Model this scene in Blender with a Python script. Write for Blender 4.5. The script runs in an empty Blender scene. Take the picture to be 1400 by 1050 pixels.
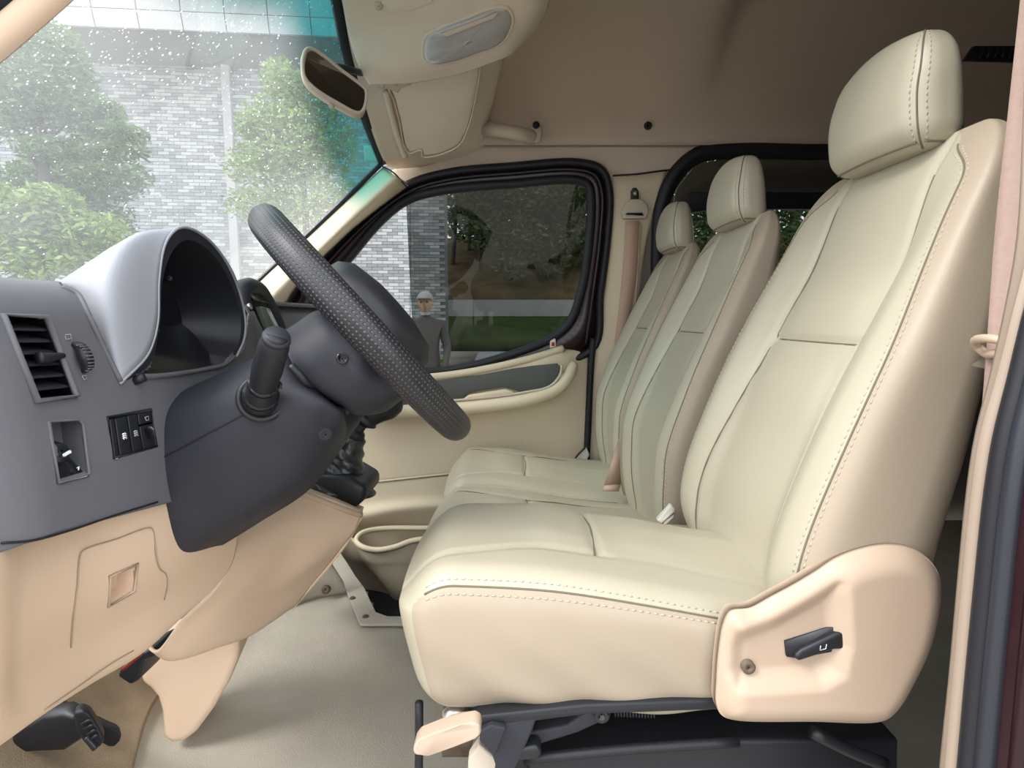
import bpy, math, random
import numpy as np
from mathutils import Vector, Matrix

# ------------------------------------------------------------------ camera
F = 800.0                      # focal length in pixels of the 1400 x 1050 frame
TH = math.atan(90 / F)         # the camera looks down a little
ZC = 0.78                      # camera height above the cab floor
scene = bpy.context.scene
cam_data = bpy.data.cameras.new('camera')
cam = bpy.data.objects.new('camera', cam_data)
scene.collection.objects.link(cam)
cam.location = (0, 0, ZC)
cam.rotation_euler = (math.pi / 2 - TH, 0, 0)
cam_data.sensor_width = 36
cam_data.lens = F / 1400 * 36
cam_data.clip_start = 0.02
cam_data.clip_end = 300
scene.camera = cam

# ------------------------------------------------------------------ light
world = bpy.data.worlds.new('overcast_sky')
scene.world = world
world.use_nodes = True
wn = world.node_tree.nodes
wl = world.node_tree.links
bg = wn['Background']
bg.inputs['Color'].default_value = (0.93, 0.97, 1.0, 1)
bg.inputs['Strength'].default_value = 1.5
sun_data = bpy.data.lights.new('hazy_sun', 'SUN')
sun_data.energy = 1.5
sun_data.angle = math.radians(25)
sun_data.color = (1, 0.97, 0.92)
sun = bpy.data.objects.new('hazy_sun', sun_data)
scene.collection.objects.link(sun)
sun.rotation_euler = (math.radians(42), 0, math.radians(-66))

scene.view_settings.view_transform = 'Standard'
scene.view_settings.look = 'None'
scene.view_settings.gamma = 1
scene.view_settings.use_curve_mapping = False
scene.view_settings.exposure = 1.15
try:
    scene.cycles.max_bounces = 12
    scene.cycles.diffuse_bounces = 7
    scene.cycles.transparent_max_bounces = 24
    scene.cycles.sample_clamp_indirect = 8
    scene.cycles.use_denoising = True
except Exception:
    pass

rnd = random.Random(4)
nrs = np.random.RandomState(7)
C = scene.collection


# ------------------------------------------------------------------ places
def ray(px, py):
    dx = (px - 700) / F
    dv = (525 - py) / F
    return dx, math.cos(TH) + dv * math.sin(TH), -math.sin(TH) + dv * math.cos(TH)


def P(px, py, y):
    """the point at depth y (metres across the van)"""
    a, b, c = ray(px, py)
    s = y / b
    return Vector((a * s, y, ZC + c * s))


def PX(px, py, x):
    a, b, c = ray(px, py)
    s = x / a
    return Vector((x, b * s, ZC + c * s))


def PZ(px, py, z):
    a, b, c = ray(px, py)
    s = (z - ZC) / c
    return Vector((a * s, b * s, z))


# ------------------------------------------------------------------ materials
MAT = {}


def material(name, color, rough=0.5, spec=0.5, metal=0.0, bump=None, var=None, coat=0.0, sheen=0.0):
    """bump = (scale, strength, distance); var = (scale, amount, colour2)"""
    m = bpy.data.materials.new(name)
    m.use_nodes = True
    n, l = m.node_tree.nodes, m.node_tree.links
    b = n['Principled BSDF']
    b.inputs['Base Color'].default_value = (*color, 1)
    b.inputs['Roughness'].default_value = rough
    b.inputs['Specular IOR Level'].default_value = spec
    b.inputs['Metallic'].default_value = metal
    b.inputs['Coat Weight'].default_value = coat
    b.inputs['Sheen Weight'].default_value = sheen
    if bump or var:
        tc = n.new('ShaderNodeTexCoord')
    if var:
        t = n.new('ShaderNodeTexNoise')
        t.inputs['Scale'].default_value = var[0]
        t.inputs['Detail'].default_value = 5
        t.inputs['Roughness'].default_value = 0.6
        l.new(tc.outputs['Object'], t.inputs['Vector'])
        r = n.new('ShaderNodeMapRange')
        r.inputs['From Min'].default_value = 0.35
        r.inputs['From Max'].default_value = 0.7
        r.inputs['To Min'].default_value = 0
        r.inputs['To Max'].default_value = var[1]
        l.new(t.outputs['Fac'], r.inputs['Value'])
        mx = n.new('ShaderNodeMix')
        mx.data_type = 'RGBA'
        mx.inputs[6].default_value = (*color, 1)
        mx.inputs[7].default_value = (*var[2], 1)
        l.new(r.outputs['Result'], mx.inputs[0])
        l.new(mx.outputs[2], b.inputs['Base Color'])
    if bump:
        t = n.new('ShaderNodeTexNoise')
        t.inputs['Scale'].default_value = bump[0]
        t.inputs['Detail'].default_value = 4
        l.new(tc.outputs['Object'], t.inputs['Vector'])
        bp = n.new('ShaderNodeBump')
        bp.inputs['Strength'].default_value = bump[1]
        bp.inputs['Distance'].default_value = bump[2]
        l.new(t.outputs['Fac'], bp.inputs['Height'])
        l.new(bp.outputs['Normal'], b.inputs['Normal'])
    MAT[name] = m
    return m


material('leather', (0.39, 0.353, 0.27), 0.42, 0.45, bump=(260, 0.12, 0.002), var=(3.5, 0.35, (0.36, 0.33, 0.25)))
material('leather_side_bounce', (0.34, 0.277, 0.21), 0.45, 0.35, bump=(260, 0.12, 0.002), var=(5, 0.4, (0.30, 0.244, 0.184)))  # warm ground bounce on the seat sides put into the leather colour
material('seam_thread', (0.15, 0.13, 0.095), 0.8, 0.2)
material('stitch_thread', (0.42, 0.38, 0.30), 0.7, 0.3)
material('beige_plastic', (0.44, 0.33, 0.248), 0.42, 0.4, bump=(900, 0.06, 0.001))
material('beige_panel', (0.65, 0.48, 0.35), 0.5, 0.4, bump=(900, 0.08, 0.001), var=(2.5, 0.3, (0.60, 0.44, 0.32)))
material('door_beige', (0.62, 0.53, 0.385), 0.5, 0.35, bump=(900, 0.08, 0.001), var=(3, 0.3, (0.57, 0.485, 0.35)))
material('headliner', (0.60, 0.50, 0.41), 0.95, 0.1, bump=(700, 0.25, 0.002), var=(2.2, 0.6, (0.50, 0.415, 0.34)))
material('visor_cloth', (0.66, 0.57, 0.47), 0.9, 0.1, bump=(700, 0.2, 0.002), var=(9, 0.5, (0.59, 0.51, 0.42)))
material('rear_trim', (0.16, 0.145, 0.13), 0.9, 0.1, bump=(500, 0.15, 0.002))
material('floor_vinyl', (0.47, 0.43, 0.36), 0.7, 0.25, bump=(420, 0.5, 0.003), var=(6, 0.7, (0.38, 0.35, 0.295)))
material('carpet', (0.40, 0.31, 0.21), 0.95, 0.1, bump=(600, 0.9, 0.004), var=(14, 0.8, (0.27, 0.205, 0.14)))
material('dash_grey', (0.125, 0.125, 0.14), 0.6, 0.35, bump=(1300, 0.25, 0.001), var=(5, 0.25, (0.112, 0.112, 0.125)))
material('hood_grey', (0.30, 0.31, 0.345), 0.5, 0.4, bump=(1300, 0.12, 0.001))
material('column_grey', (0.022, 0.0225, 0.031), 0.55, 0.3, bump=(1200, 0.2, 0.001), var=(12, 0.35, (0.036, 0.036, 0.045)))
material('black_plastic', (0.012, 0.013, 0.017), 0.45, 0.4, bump=(800, 0.1, 0.001))
material('black_gloss', (0.012, 0.013, 0.016), 0.18, 0.5)
material('black_rubber', (0.010, 0.010, 0.014), 0.55, 0.4)
material('rubber_highlight', (0.020, 0.022, 0.030), 0.4, 0.45)
material('pillar_beige', (0.30, 0.235, 0.185), 0.5, 0.3)
material('shift_leather', (0.02, 0.022, 0.028), 0.28, 0.6, bump=(60, 0.4, 0.004))
material('dark_metal', (0.014, 0.015, 0.019), 0.5, 0.35)
material('zinc', (0.42, 0.40, 0.37), 0.35, 0.5, metal=1.0)
material('rust_metal', (0.16, 0.12, 0.085), 0.7, 0.4, metal=0.4, var=(40, 0.8, (0.06, 0.04, 0.03)))
material('maroon_paint', (0.018, 0.005, 0.008), 0.3, 0.35, coat=0.15)
material('grey_insert', (0.085, 0.088, 0.085), 0.6, 0.3, bump=(900, 0.15, 0.001))
material('white_plastic', (0.62, 0.59, 0.52), 0.4, 0.4)
material('red_mark', (0.5, 0.03, 0.02), 0.5, 0.3)
material('white_mark', (0.75, 0.76, 0.78), 0.6, 0.2)
material('grey_mark', (0.34, 0.35, 0.37), 0.6, 0.2)
material('mirror', (0.30, 0.30, 0.30), 0.03, 0.5, metal=1.0)
material('mirror_shell', (0.50, 0.425, 0.34), 0.5, 0.3)
material('lens_plastic', (0.36, 0.35, 0.345), 0.12, 0.6, coat=0.5)
material('lens_inner', (0.50, 0.42, 0.34), 0.4, 0.4)
material('screen_glass', (0.12, 0.135, 0.12), 0.12, 0.6)
material('silver', (0.6, 0.6, 0.6), 0.3, 0.5, metal=1.0)
material('concrete', (0.31, 0.28, 0.25), 0.9, 0.2, bump=(40, 0.2, 0.01), var=(1.2, 0.7, (0.29, 0.265, 0.24)))
material('asphalt', (0.26, 0.265, 0.27), 0.9, 0.2)
material('grass', (0.022, 0.042, 0.012), 0.95, 0.1, var=(3, 0.8, (0.05, 0.065, 0.02)), bump=(60, 0.8, 0.05))
material('earth', (0.045, 0.032, 0.018), 0.95, 0.1, var=(1.5, 0.8, (0.10, 0.075, 0.035)))
material('wall_render', (0.30, 0.31, 0.31), 0.9, 0.2, var=(2, 0.5, (0.22, 0.23, 0.23)))
material('facade_joint', (0.13, 0.14, 0.145), 0.9, 0.2)
material('tile_plain', (0.42, 0.45, 0.48), 0.55, 0.4)
material('cladding', (0.34, 0.335, 0.34), 0.5, 0.4, var=(0.8, 0.3, (0.31, 0.305, 0.31)))
material('cladding_lip', (0.42, 0.42, 0.43), 0.5, 0.4)
material('soffit', (0.22, 0.23, 0.24), 0.8, 0.2)
material('bark', (0.065, 0.055, 0.045), 0.9, 0.2, bump=(30, 0.6, 0.02))
material('bark_pale', (0.16, 0.145, 0.115), 0.9, 0.2, bump=(30, 0.6, 0.02))
material('skin', (0.45, 0.27, 0.19), 0.5, 0.4)
material('shirt', (0.11, 0.10, 0.10), 0.8, 0.2)
material('groove_tan', (0.33, 0.25, 0.18), 0.7, 0.2)
material('cap_white', (0.36, 0.36, 0.36), 0.8, 0.2)
material('trousers', (0.05, 0.055, 0.07), 0.8, 0.2)
material('hair', (0.015, 0.012, 0.01), 0.6, 0.3)
material('wire_red', (0.20, 0.02, 0.015), 0.5, 0.3)


def leaf_material(name, c1, c2):
    m = bpy.data.materials.new(name)
    m.use_nodes = True
    n, l = m.node_tree.nodes, m.node_tree.links
    b = n['Principled BSDF']
    at = n.new('ShaderNodeAttribute')
    at.attribute_name = 'tone'
    mx = n.new('ShaderNodeMix')
    mx.data_type = 'RGBA'
    mx.inputs[6].default_value = (*c1, 1)
    mx.inputs[7].default_value = (*c2, 1)
    l.new(at.outputs['Fac'], mx.inputs[0])
    l.new(mx.outputs[2], b.inputs['Base Color'])
    b.inputs['Roughness'].default_value = 0.5
    tr = n.new('ShaderNodeBsdfTranslucent')
    l.new(mx.outputs[2], tr.inputs['Color'])
    ms = n.new('ShaderNodeMixShader')
    ms.inputs[0].default_value = 0.4
    l.new(b.outputs[0], ms.inputs[1])
    l.new(tr.outputs[0], ms.inputs[2])
    l.new(ms.outputs[0], n['Material Output'].inputs['Surface'])
    MAT[name] = m


leaf_material('leaf_deep', (0.04, 0.09, 0.03), (0.17, 0.27, 0.085))
leaf_material('leaf_fresh', (0.08, 0.16, 0.035), (0.32, 0.42, 0.11))
leaf_material('leaf_wood', (0.02, 0.04, 0.013), (0.12, 0.17, 0.055))


def tile_material():
    m = bpy.data.materials.new('facade_tile')
    m.use_nodes = True
    n, l = m.node_tree.nodes, m.node_tree.links
    b = n['Principled BSDF']
    at = n.new('ShaderNodeAttribute')
    at.attribute_name = 'tone'
    r = n.new('ShaderNodeValToRGB')
    r.color_ramp.interpolation = 'CONSTANT'
    e = r.color_ramp.elements
    e[0].position = 0
    e[0].color = (0.20, 0.21, 0.22, 1)
    e[1].position = 0.42
    e[1].color = (0.275, 0.285, 0.29, 1)
    k = e.new(0.7)
    k.color = (0.36, 0.37, 0.375, 1)
    l.new(at.outputs['Fac'], r.inputs['Fac'])
    l.new(r.outputs['Color'], b.inputs['Base Color'])
    b.inputs['Roughness'].default_value = 0.55
    MAT['facade_tile'] = m
    for i, c in enumerate(((0.20, 0.21, 0.22), (0.275, 0.285, 0.29), (0.36, 0.37, 0.375))):
        material('facade_tile_%s' % ('dark', 'mid', 'pale')[i], c, 0.55, 0.4)


tile_material()


def glass_material(name, tint, refl, haze=0.0, haze_col=(0.8, 0.83, 0.85), band=None, specks=False):
    """thin sheet of glass: lets light through in its tint, mirrors a little, may carry a pale film of dust and painted glare.
    band = (z of clear edge, z of full tint, colour): the shade band baked into the glass"""
    m = bpy.data.materials.new(name)
    m.use_nodes = True
    n, l = m.node_tree.nodes, m.node_tree.links
    out = n['Material Output']
    n.remove(n['Principled BSDF'])
    tr = n.new('ShaderNodeBsdfTransparent')
    tr.inputs['Color'].default_value = (*tint, 1)
    gl = n.new('ShaderNodeBsdfGlossy')
    gl.inputs['Roughness'].default_value = 0.0
    gl.inputs['Color'].default_value = (1, 1, 1, 1)
    tc = n.new('ShaderNodeTexCoord')
    if band:
        sp = n.new('ShaderNodeSeparateXYZ')
        l.new(tc.outputs['UV'], sp.inputs[0])
        r = n.new('ShaderNodeMapRange')
        r.interpolation_type = 'SMOOTHSTEP'
        r.inputs['From Min'].default_value = band[0]
        r.inputs['From Max'].default_value = band[1]
        # the band keeps its width along the arched upper edge of the screen
        r0 = n.new('ShaderNodeMapRange')
        r0.interpolation_type = 'SMOOTHSTEP'
        r0.inputs['From Min'].default_value = 0.45
        r0.inputs['From Max'].default_value = 0.98
        r0.inputs['To Min'].default_value = -0.10
        r0.inputs['To Max'].default_value = 0.0
        l.new(sp.outputs['X'], r0.inputs['Value'])
        ad0 = n.new('ShaderNodeMath')
        ad0.operation = 'ADD'
        l.new(sp.outputs['Y'], ad0.inputs[0])
        l.new(r0.outputs['Result'], ad0.inputs[1])
        l.new(ad0.outputs[0], r.inputs['Value'])
        mx = n.new('ShaderNodeMix')
        mx.data_type = 'RGBA'
        mx.inputs[6].default_value = (*tint, 1)
        mx.inputs[7].default_value = (*band[2], 1)
        l.new(r.outputs['Result'], mx.inputs[0])
        l.new(mx.outputs[2], tr.inputs['Color'])
    lw = n.new('ShaderNodeLayerWeight')
    lw.inputs['Blend'].default_value = 0.5
    pw = n.new('ShaderNodeMath')
    pw.operation = 'POWER'
    pw.inputs[1].default_value = 5
    l.new(lw.outputs['Facing'], pw.inputs[0])
    ad = n.new('ShaderNodeMath')
    ad.operation = 'MULTIPLY_ADD'
    ad.inputs[1].default_value = 0.96
    ad.inputs[2].default_value = 0.045
    l.new(pw.outputs[0], ad.inputs[0])
    mul = n.new('ShaderNodeMath')
    mul.operation = 'MULTIPLY'
    mul.use_clamp = True
    mul.inputs[1].default_value = refl
    l.new(ad.outputs[0], mul.inputs[0])
    ms = n.new('ShaderNodeMixShader')
    l.new(mul.outputs[0], ms.inputs[0])
    l.new(tr.outputs[0], ms.inputs[1])
    l.new(gl.outputs[0], ms.inputs[2])
    last = ms
    if haze or specks:
        df = n.new('ShaderNodeBsdfDiffuse')
        df.inputs['Color'].default_value = (*haze_col, 1)
        tl = n.new('ShaderNodeBsdfTranslucent')
        tl.inputs['Color'].default_value = (*haze_col, 1)
        md = n.new('ShaderNodeMixShader')
        md.inputs[0].default_value = 0.6
        l.new(df.outputs[0], md.inputs[1])
        l.new(tl.outputs[0], md.inputs[2])
        nz = n.new('ShaderNodeTexNoise')
        nz.inputs['Scale'].default_value = 2.2
        nz.inputs['Detail'].default_value = 4
        l.new(tc.outputs['Object'], nz.inputs['Vector'])
        mr = n.new('ShaderNodeMapRange')
        mr.inputs['From Min'].default_value = 0.3
        mr.inputs['From Max'].default_value = 0.75
        mr.inputs['To Min'].default_value = haze * 0.6
        mr.inputs['To Max'].default_value = haze * 1.5
        l.new(nz.outputs['Fac'], mr.inputs['Value'])
        m2 = n.new('ShaderNodeMixShader')
        if band:
            inv = n.new('ShaderNodeMath')
            inv.operation = 'MULTIPLY_ADD'
            inv.inputs[1].default_value = -0.75
            inv.inputs[2].default_value = 1.0
            l.new(r.outputs['Result'], inv.inputs[0])
            mm = n.new('ShaderNodeMath')
            mm.operation = 'MULTIPLY'
            l.new(inv.outputs[0], mm.inputs[0])
            l.new(mr.outputs['Result'], mm.inputs[1])
            l.new(mm.outputs[0], m2.inputs[0])
        else:
            l.new(mr.outputs['Result'], m2.inputs[0])
        l.new(last.outputs[0], m2.inputs[1])
        l.new(md.outputs[0], m2.inputs[2])
        last = m2
    l.new(last.outputs[0], out.inputs['Surface'])
    MAT[name] = m


glass_material('windscreen_glass', (0.97, 0.985, 0.98), 1.0, haze=0.16,  # haze is dust plus the glare of the reflected dash, painted as one film
               band=(0.66, 0.82, (0.0, 0.30, 0.32)))
glass_material('tinted_glass', (0.21, 0.225, 0.22), 0.6)
glass_material('rear_glass', (0.30, 0.33, 0.32), 1.0)


# ------------------------------------------------------------------ mesh helpers
def obj(name, verts, faces, mat, parent=None, smooth=True, uv=None, tone=None, origin=None):
    me = bpy.data.meshes.new(name)
    v = np.asarray([tuple(p) for p in verts] if not isinstance(verts, np.ndarray) else verts, dtype=float)
    if origin is None:
        origin = Vector((0, 0, 0))
        if parent is not None:
            origin = Vector(parent.get('_o', (0, 0, 0)))
            v = v - np.array(origin)
            origin = None
        else:
            lo, hi = v.min(0), v.max(0)
            origin = Vector(((lo[0] + hi[0]) / 2, (lo[1] + hi[1]) / 2, lo[2]))
            v = v - np.array(origin)
    me.from_pydata(v.tolist(), [], [list(map(int, f)) for f in faces])
    me.validate()
    if isinstance(mat, (list, tuple)):
        for q in mat:
            me.materials.append(MAT[q])
    elif mat:
        me.materials.append(MAT[mat])
    if smooth:
        me.polygons.foreach_set('use_smooth', [True] * len(me.polygons))
    if uv is not None:
        lay = me.uv_layers.new(name='UVMap')
        idx = np.zeros(len(me.loops), dtype=int)
        me.loops.foreach_get('vertex_index', idx)
        lay.data.foreach_set('uv', np.asarray(uv, dtype=float)[idx].ravel())
    if tone is not None:
        a = me.attributes.new('tone', 'FLOAT', 'FACE')
        a.data.foreach_set('value', np.asarray(tone, dtype=float))
    me.update()
    o = bpy.data.objects.new(name, me)
    C.objects.link(o)
    if origin is not None:
        o.location = origin
        o['_o'] = tuple(origin)
    else:
        o['_o'] = parent['_o']
    if parent is not None:
        o.parent = parent
    return o


def thing(name, label, cat, loc, group=None):
    o = bpy.data.objects.new(name, None)
    C.objects.link(o)
    o.location = loc
    o.empty_display_size = 0.05
    o['_o'] = tuple(loc)
    o['label'] = label
    o['category'] = cat
    if group:
        o['group'] = group
    return o


def tag(o, label, cat=None, group=None, kind=None):
    o['label'] = label
    if cat:
        o['category'] = cat
    if group:
        o['group'] = group
    if kind:
        o['kind'] = kind
    return o


def struct(o, label, cat=None):
    o['kind'] = 'structure'
    o['label'] = label
    if cat:
        o['category'] = cat
    return o


def solid(o, t, offset=-1.0, rim=True):
    m = o.modifiers.new('thickness', 'SOLIDIFY')
    m.thickness = t
    m.offset = offset
    m.use_rim = rim
    return o


def bevel(o, w, seg=3, angle=30):
    m = o.modifiers.new('bevel', 'BEVEL')
    m.width = w
    m.segments = seg
    m.limit_method = 'ANGLE'
    m.angle_limit = math.radians(angle)
    m.harden_normals = False
    return o


def subsurf(o, n=2):
    m = o.modifiers.new('subdivision', 'SUBSURF')
    m.levels = n
    m.render_levels = n
    return o


def cr(pts, n, closed=False):
    """Catmull-Rom through pts (k x d) sampled at n points, chord-length spaced"""
    p = np.asarray([tuple(q) for q in pts], dtype=float)
    k = len(p)
    if closed:
        d = np.linalg.norm(np.roll(p, -1, 0) - p, axis=1) ** 0.5 + 1e-9
        s = np.concatenate([[0], np.cumsum(d)])
        t = np.linspace(0, s[-1], n, endpoint=False)
    else:
        if k == 2:
            w = np.linspace(0, 1, n)[:, None]
            return p[0] * (1 - w) + p[1] * w
        d = np.linalg.norm(p[1:] - p[:-1], axis=1) ** 0.5 + 1e-9
        s = np.concatenate([[0], np.cumsum(d)])
        t = np.linspace(0, s[-1], n)
    i = np.clip(np.searchsorted(s, t, side='right') - 1, 0, len(s) - 2)
    if closed:
        def g(j): return p[j % k]
        def sg(j): return s[j % k] + (j // k) * s[-1]
    else:
        pe = np.vstack([2 * p[0] - p[1], p, 2 * p[-1] - p[-2]])
        se = np.concatenate([[s[0] - d[0]], s, [s[-1] + d[-1]]])
        def g(j): return pe[np.clip(j + 1, 0, k + 1)]
        def sg(j): return se[np.clip(j + 1, 0, k + 1)]
    t0, t1, t2, t3 = sg(i - 1), sg(i), sg(i + 1), sg(i + 2)
    p0, p1, p2, p3 = g(i - 1), g(i), g(i + 1), g(i + 2)
    t0, t1, t2, t3, t = [a[:, None] for a in (t0, t1, t2, t3, t)]
    a1 = (t1 - t) / (t1 - t0) * p0 + (t - t0) / (t1 - t0) * p1
    a2 = (t2 - t) / (t2 - t1) * p1 + (t - t1) / (t2 - t1) * p2
    a3 = (t3 - t) / (t3 - t2) * p2 + (t - t2) / (t3 - t2) * p3
    b1 = (t2 - t) / (t2 - t0) * a1 + (t - t0) / (t2 - t0) * a2
    b2 = (t3 - t) / (t3 - t1) * a2 + (t - t1) / (t3 - t1) * a3
    return (t2 - t) / (t2 - t1) * b1 + (t - t1) / (t2 - t1) * b2


def grid_faces(nu, nv, cu=False, cv=False):
    f = []
    for i in range(nu if cu else nu - 1):
        for j in range(nv if cv else nv - 1):
            i2, j2 = (i + 1) % nu, (j + 1) % nv
            f.append((i * nv + j, i2 * nv + j, i2 * nv + j2, i * nv + j2))
    return f


def patch_verts(rows, nu, nv):
    a = np.stack([cr(r, nv) for r in rows])          # R x nv x 3
    return np.stack([cr(a[:, j], nu) for j in range(nv)], axis=1)   # nu x nv x 3


def patch(name, rows, nu, nv, mat, parent=None, thick=0.004, off=-1, hole=None, flip=False, uv=False):
    g = patch_verts(rows, nu, nv)
    f = grid_faces(nu, nv)
    if flip:
        f = [q[::-1] for q in f]
    v = g.reshape(-1, 3)
    if hole:
        f = [q for q in f if not hole(v[list(q)].mean(0))]
    u = None
    if uv:
        uu, vv = np.meshgrid(np.linspace(0, 1, nu), np.linspace(0, 1, nv), indexing='ij')
        u = np.stack([vv.ravel(), uu.ravel()], 1)
    o = obj(name, v, f, mat, parent, uv=u)
    if thick:
        solid(o, thick, off)
    return o


def frames(pts, closed=False):
    p = np.asarray(pts, dtype=float)
    if closed:
        t = np.roll(p, -1, 0) - np.roll(p, 1, 0)
    else:
        t = np.gradient(p, axis=0)
    t /= np.linalg.norm(t, axis=1)[:, None] + 1e-12
    ref = np.array([0, 0, 1.0]) if abs(t[0][2]) < 0.9 else np.array([1.0, 0, 0])
    n = np.zeros_like(p)
    n[0] = ref - t[0] * ref.dot(t[0])
    n[0] /= np.linalg.norm(n[0])
    for i in range(1, len(p)):
        q = n[i - 1] - t[i] * n[i - 1].dot(t[i])
        n[i] = q / (np.linalg.norm(q) + 1e-12)
    return p, t, n, np.cross(t, n)


def tube_vf(pts, r, seg=8, closed=False, caps=True, flat=1.0, up=None):
    p, t, n, b = frames(pts, closed)
    if up is not None:
        u = np.asarray(up, dtype=float)
        u = u / np.linalg.norm(u)
        n = u[None] - t * (t @ u)[:, None]
        n /= np.linalg.norm(n, axis=1)[:, None] + 1e-12
        b = np.cross(t, n)
    r = np.full(len(p), r) if np.isscalar(r) else np.asarray(r, dtype=float)
    a = np.linspace(0, 2 * np.pi, seg, endpoint=False)
    v = p[:, None] + r[:, None, None] * (np.cos(a)[None, :, None] * n[:, None] * flat + np.sin(a)[None, :, None] * b[:, None])
    f = grid_faces(len(p), seg, cu=closed, cv=True)
    v = v.reshape(-1, 3)
    if caps and not closed:
        f.append(tuple(range(seg)))
        f.append(tuple(reversed(range((len(p) - 1) * seg, len(p) * seg))))
    return v, f


def tube(name, pts, r, mat, parent=None, seg=8, closed=False, n=None, flat=1.0, up=None):
    if n:
        pts = cr(pts, n, closed)
        if not np.isscalar(r):
            r = np.interp(np.linspace(0, 1, n), np.linspace(0, 1, len(r)), r)
    v, f = tube_vf(pts, r, seg, closed, flat=flat, up=up)
    return obj(name, v, f, mat, parent)


class MB:
    """collects shapes into one mesh"""
    def __init__(self):
        self.v, self.f, self.n = [], [], 0

    def add(self, v, f):
        v = np.asarray([tuple(q) for q in v], dtype=float)
        self.v.append(v)
        self.f += [tuple(i + self.n for i in q) for q in f]
        self.n += len(v)
        return self

    def box(self, c, ax, ay, az):
        c, ax, ay, az = [np.asarray(tuple(q), dtype=float) for q in (c, ax, ay, az)]
        v = [c + sx * ax + sy * ay + sz * az for sx in (-1, 1) for sy in (-1, 1) for sz in (-1, 1)]
        return self.add(v, [(0, 1, 3, 2), (4, 6, 7, 5), (0, 4, 5, 1), (2, 3, 7, 6), (0, 2, 6, 4), (1, 5, 7, 3)])

    def tube(self, pts, r, seg=8, closed=False, n=None, flat=1.0):
        if n:
            pts = cr(pts, n, closed)
        return self.add(*tube_vf(pts, r, seg, closed, flat=flat))

    def build(self, name, mat, parent=None, smooth=True, **k):
        return obj(name, np.vstack(self.v), self.f, mat, parent, smooth, **k)


def prism(name, pts, vec, mat, parent=None, bev=0.0, seg=3, smooth=True):
    """outline pts (world) pushed along vec"""
    k = len(pts)
    p = np.asarray([tuple(q) for q in pts], dtype=float)
    v = np.vstack([p, p + np.asarray(tuple(vec))])
    f = [tuple(range(k)), tuple(reversed(range(k, 2 * k)))]
    f += [(i, i + k, (i + 1) % k + k, (i + 1) % k) for i in range(k)]
    o = obj(name, v, f, mat, parent, smooth=smooth)
    me = o.data
    import bmesh
    bm = bmesh.new()
    bm.from_mesh(me)
    bmesh.ops.recalc_face_normals(bm, faces=bm.faces)
    bm.to_mesh(me)
    bm.free()
    if bev:
        bevel(o, bev, seg)
    return o


def disc_lathe(name, c, axis, prof, mat, parent=None, seg=24):
    """profile [(radius, along axis)] turned about axis at c"""
    ax = Vector(axis).normalized()
    u = ax.orthogonal().normalized()
    w = ax.cross(u)
    v, f = [], []
    for r, h in prof:
        for i in range(seg):
            a = 2 * math.pi * i / seg
            v.append(Vector(c) + ax * h + (u * math.cos(a) + w * math.sin(a)) * r)
    m = len(prof)
    f = grid_faces(m, seg, cv=True)
    f.append(tuple(reversed(range(seg))))
    f.append(tuple(range((m - 1) * seg, m * seg)))
    return obj(name, v, f, mat, parent)


def inside(poly, x, y):
    c = False
    j = len(poly) - 1
    for i in range(len(poly)):
        xi, yi = poly[i][0], poly[i][1]
        xj, yj = poly[j][0], poly[j][1]
        if (yi > y) != (yj > y) and x < (xj - xi) * (y - yi) / (yj - yi) + xi:
            c = not c
        j = i
    return c


def pix(p):
    """pixel of a world point, used while shaping cut-outs"""
    x, y, z = p[0], p[1], p[2] - ZC
    d = y * math.cos(TH) - z * math.sin(TH)
    u = y * math.sin(TH) + z * math.cos(TH)
    return 700 + F * x / d, 525 - F * u / d


def rbox(half, r, step):
    """rounded box surface points: returns verts, faces, unit cube coordinates"""
    half = np.asarray(half, dtype=float)
    n = [max(4, int(2 * h / step)) for h in half]
    V, Fc, U, off = [], [], [], 0
    for ax in range(3):
        b, c = (ax + 1) % 3, (ax + 2) % 3
        for sg in (-1, 1):
            s, t = np.meshgrid(np.linspace(-1, 1, n[b] + 1), np.linspace(-1, 1, n[c] + 1), indexing='ij')
            u = np.zeros((s.size, 3))
            u[:, ax] = sg
            u[:, b] = s.ravel()
            u[:, c] = t.ravel()
            p = u * half
            q = np.clip(p, -(half - r), half - r)
            d = p - q
            d /= np.linalg.norm(d, axis=1)[:, None] + 1e-12
            V.append(q + d * r)
            U.append(u)
            fs = grid_faces(n[b] + 1, n[c] + 1)
            Fc += [tuple(i + off for i in (f if sg > 0 else f[::-1])) for f in fs]
            off += len(u)
    V, U = np.vstack(V), np.vstack(U)
    key = {}
    mp = np.zeros(len(V), dtype=int)
    keep = []
    for i, k in enumerate(map(tuple, np.round(U, 5))):
        if k not in key:
            key[k] = len(keep)
            keep.append(i)
        mp[i] = key[k]
    Fc = [tuple(mp[i] for i in f) for f in Fc]
    return V[keep], Fc, U[keep]


def sstep(a, b, x):
    t = np.clip((x - a) / (b - a), 0, 1)
    return t * t * (3 - 2 * t)


def dash_line(pts, gap, half, rad, nrm=None):
    """stitches: short thread pieces along a path"""
    p = np.asarray(pts, dtype=float)
    d = np.concatenate([[0], np.cumsum(np.linalg.norm(p[1:] - p[:-1], axis=1))])
    mb = MB()
    s = gap / 2
    while s + half < d[-1]:
        a = np.array([np.interp(s - half, d, p[:, k]) for k in range(3)])
        b = np.array([np.interp(s + half, d, p[:, k]) for k in range(3)])
        mb.add(*tube_vf([a, (a + b) / 2, b], [rad * 0.6, rad, rad * 0.6], 5))
        s += gap
    return mb


# ================================================================== the van's shell
def YW(z):
    return 2.28 - 0.22 * max(0.0, z - ZC + 0.1)


def PW(px, py, inset=0.0):
    y = 2.2
    for _ in range(8):
        p = P(px, py, y)
        y = YW(p.z) - inset
    return P(px, py, y)


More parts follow.
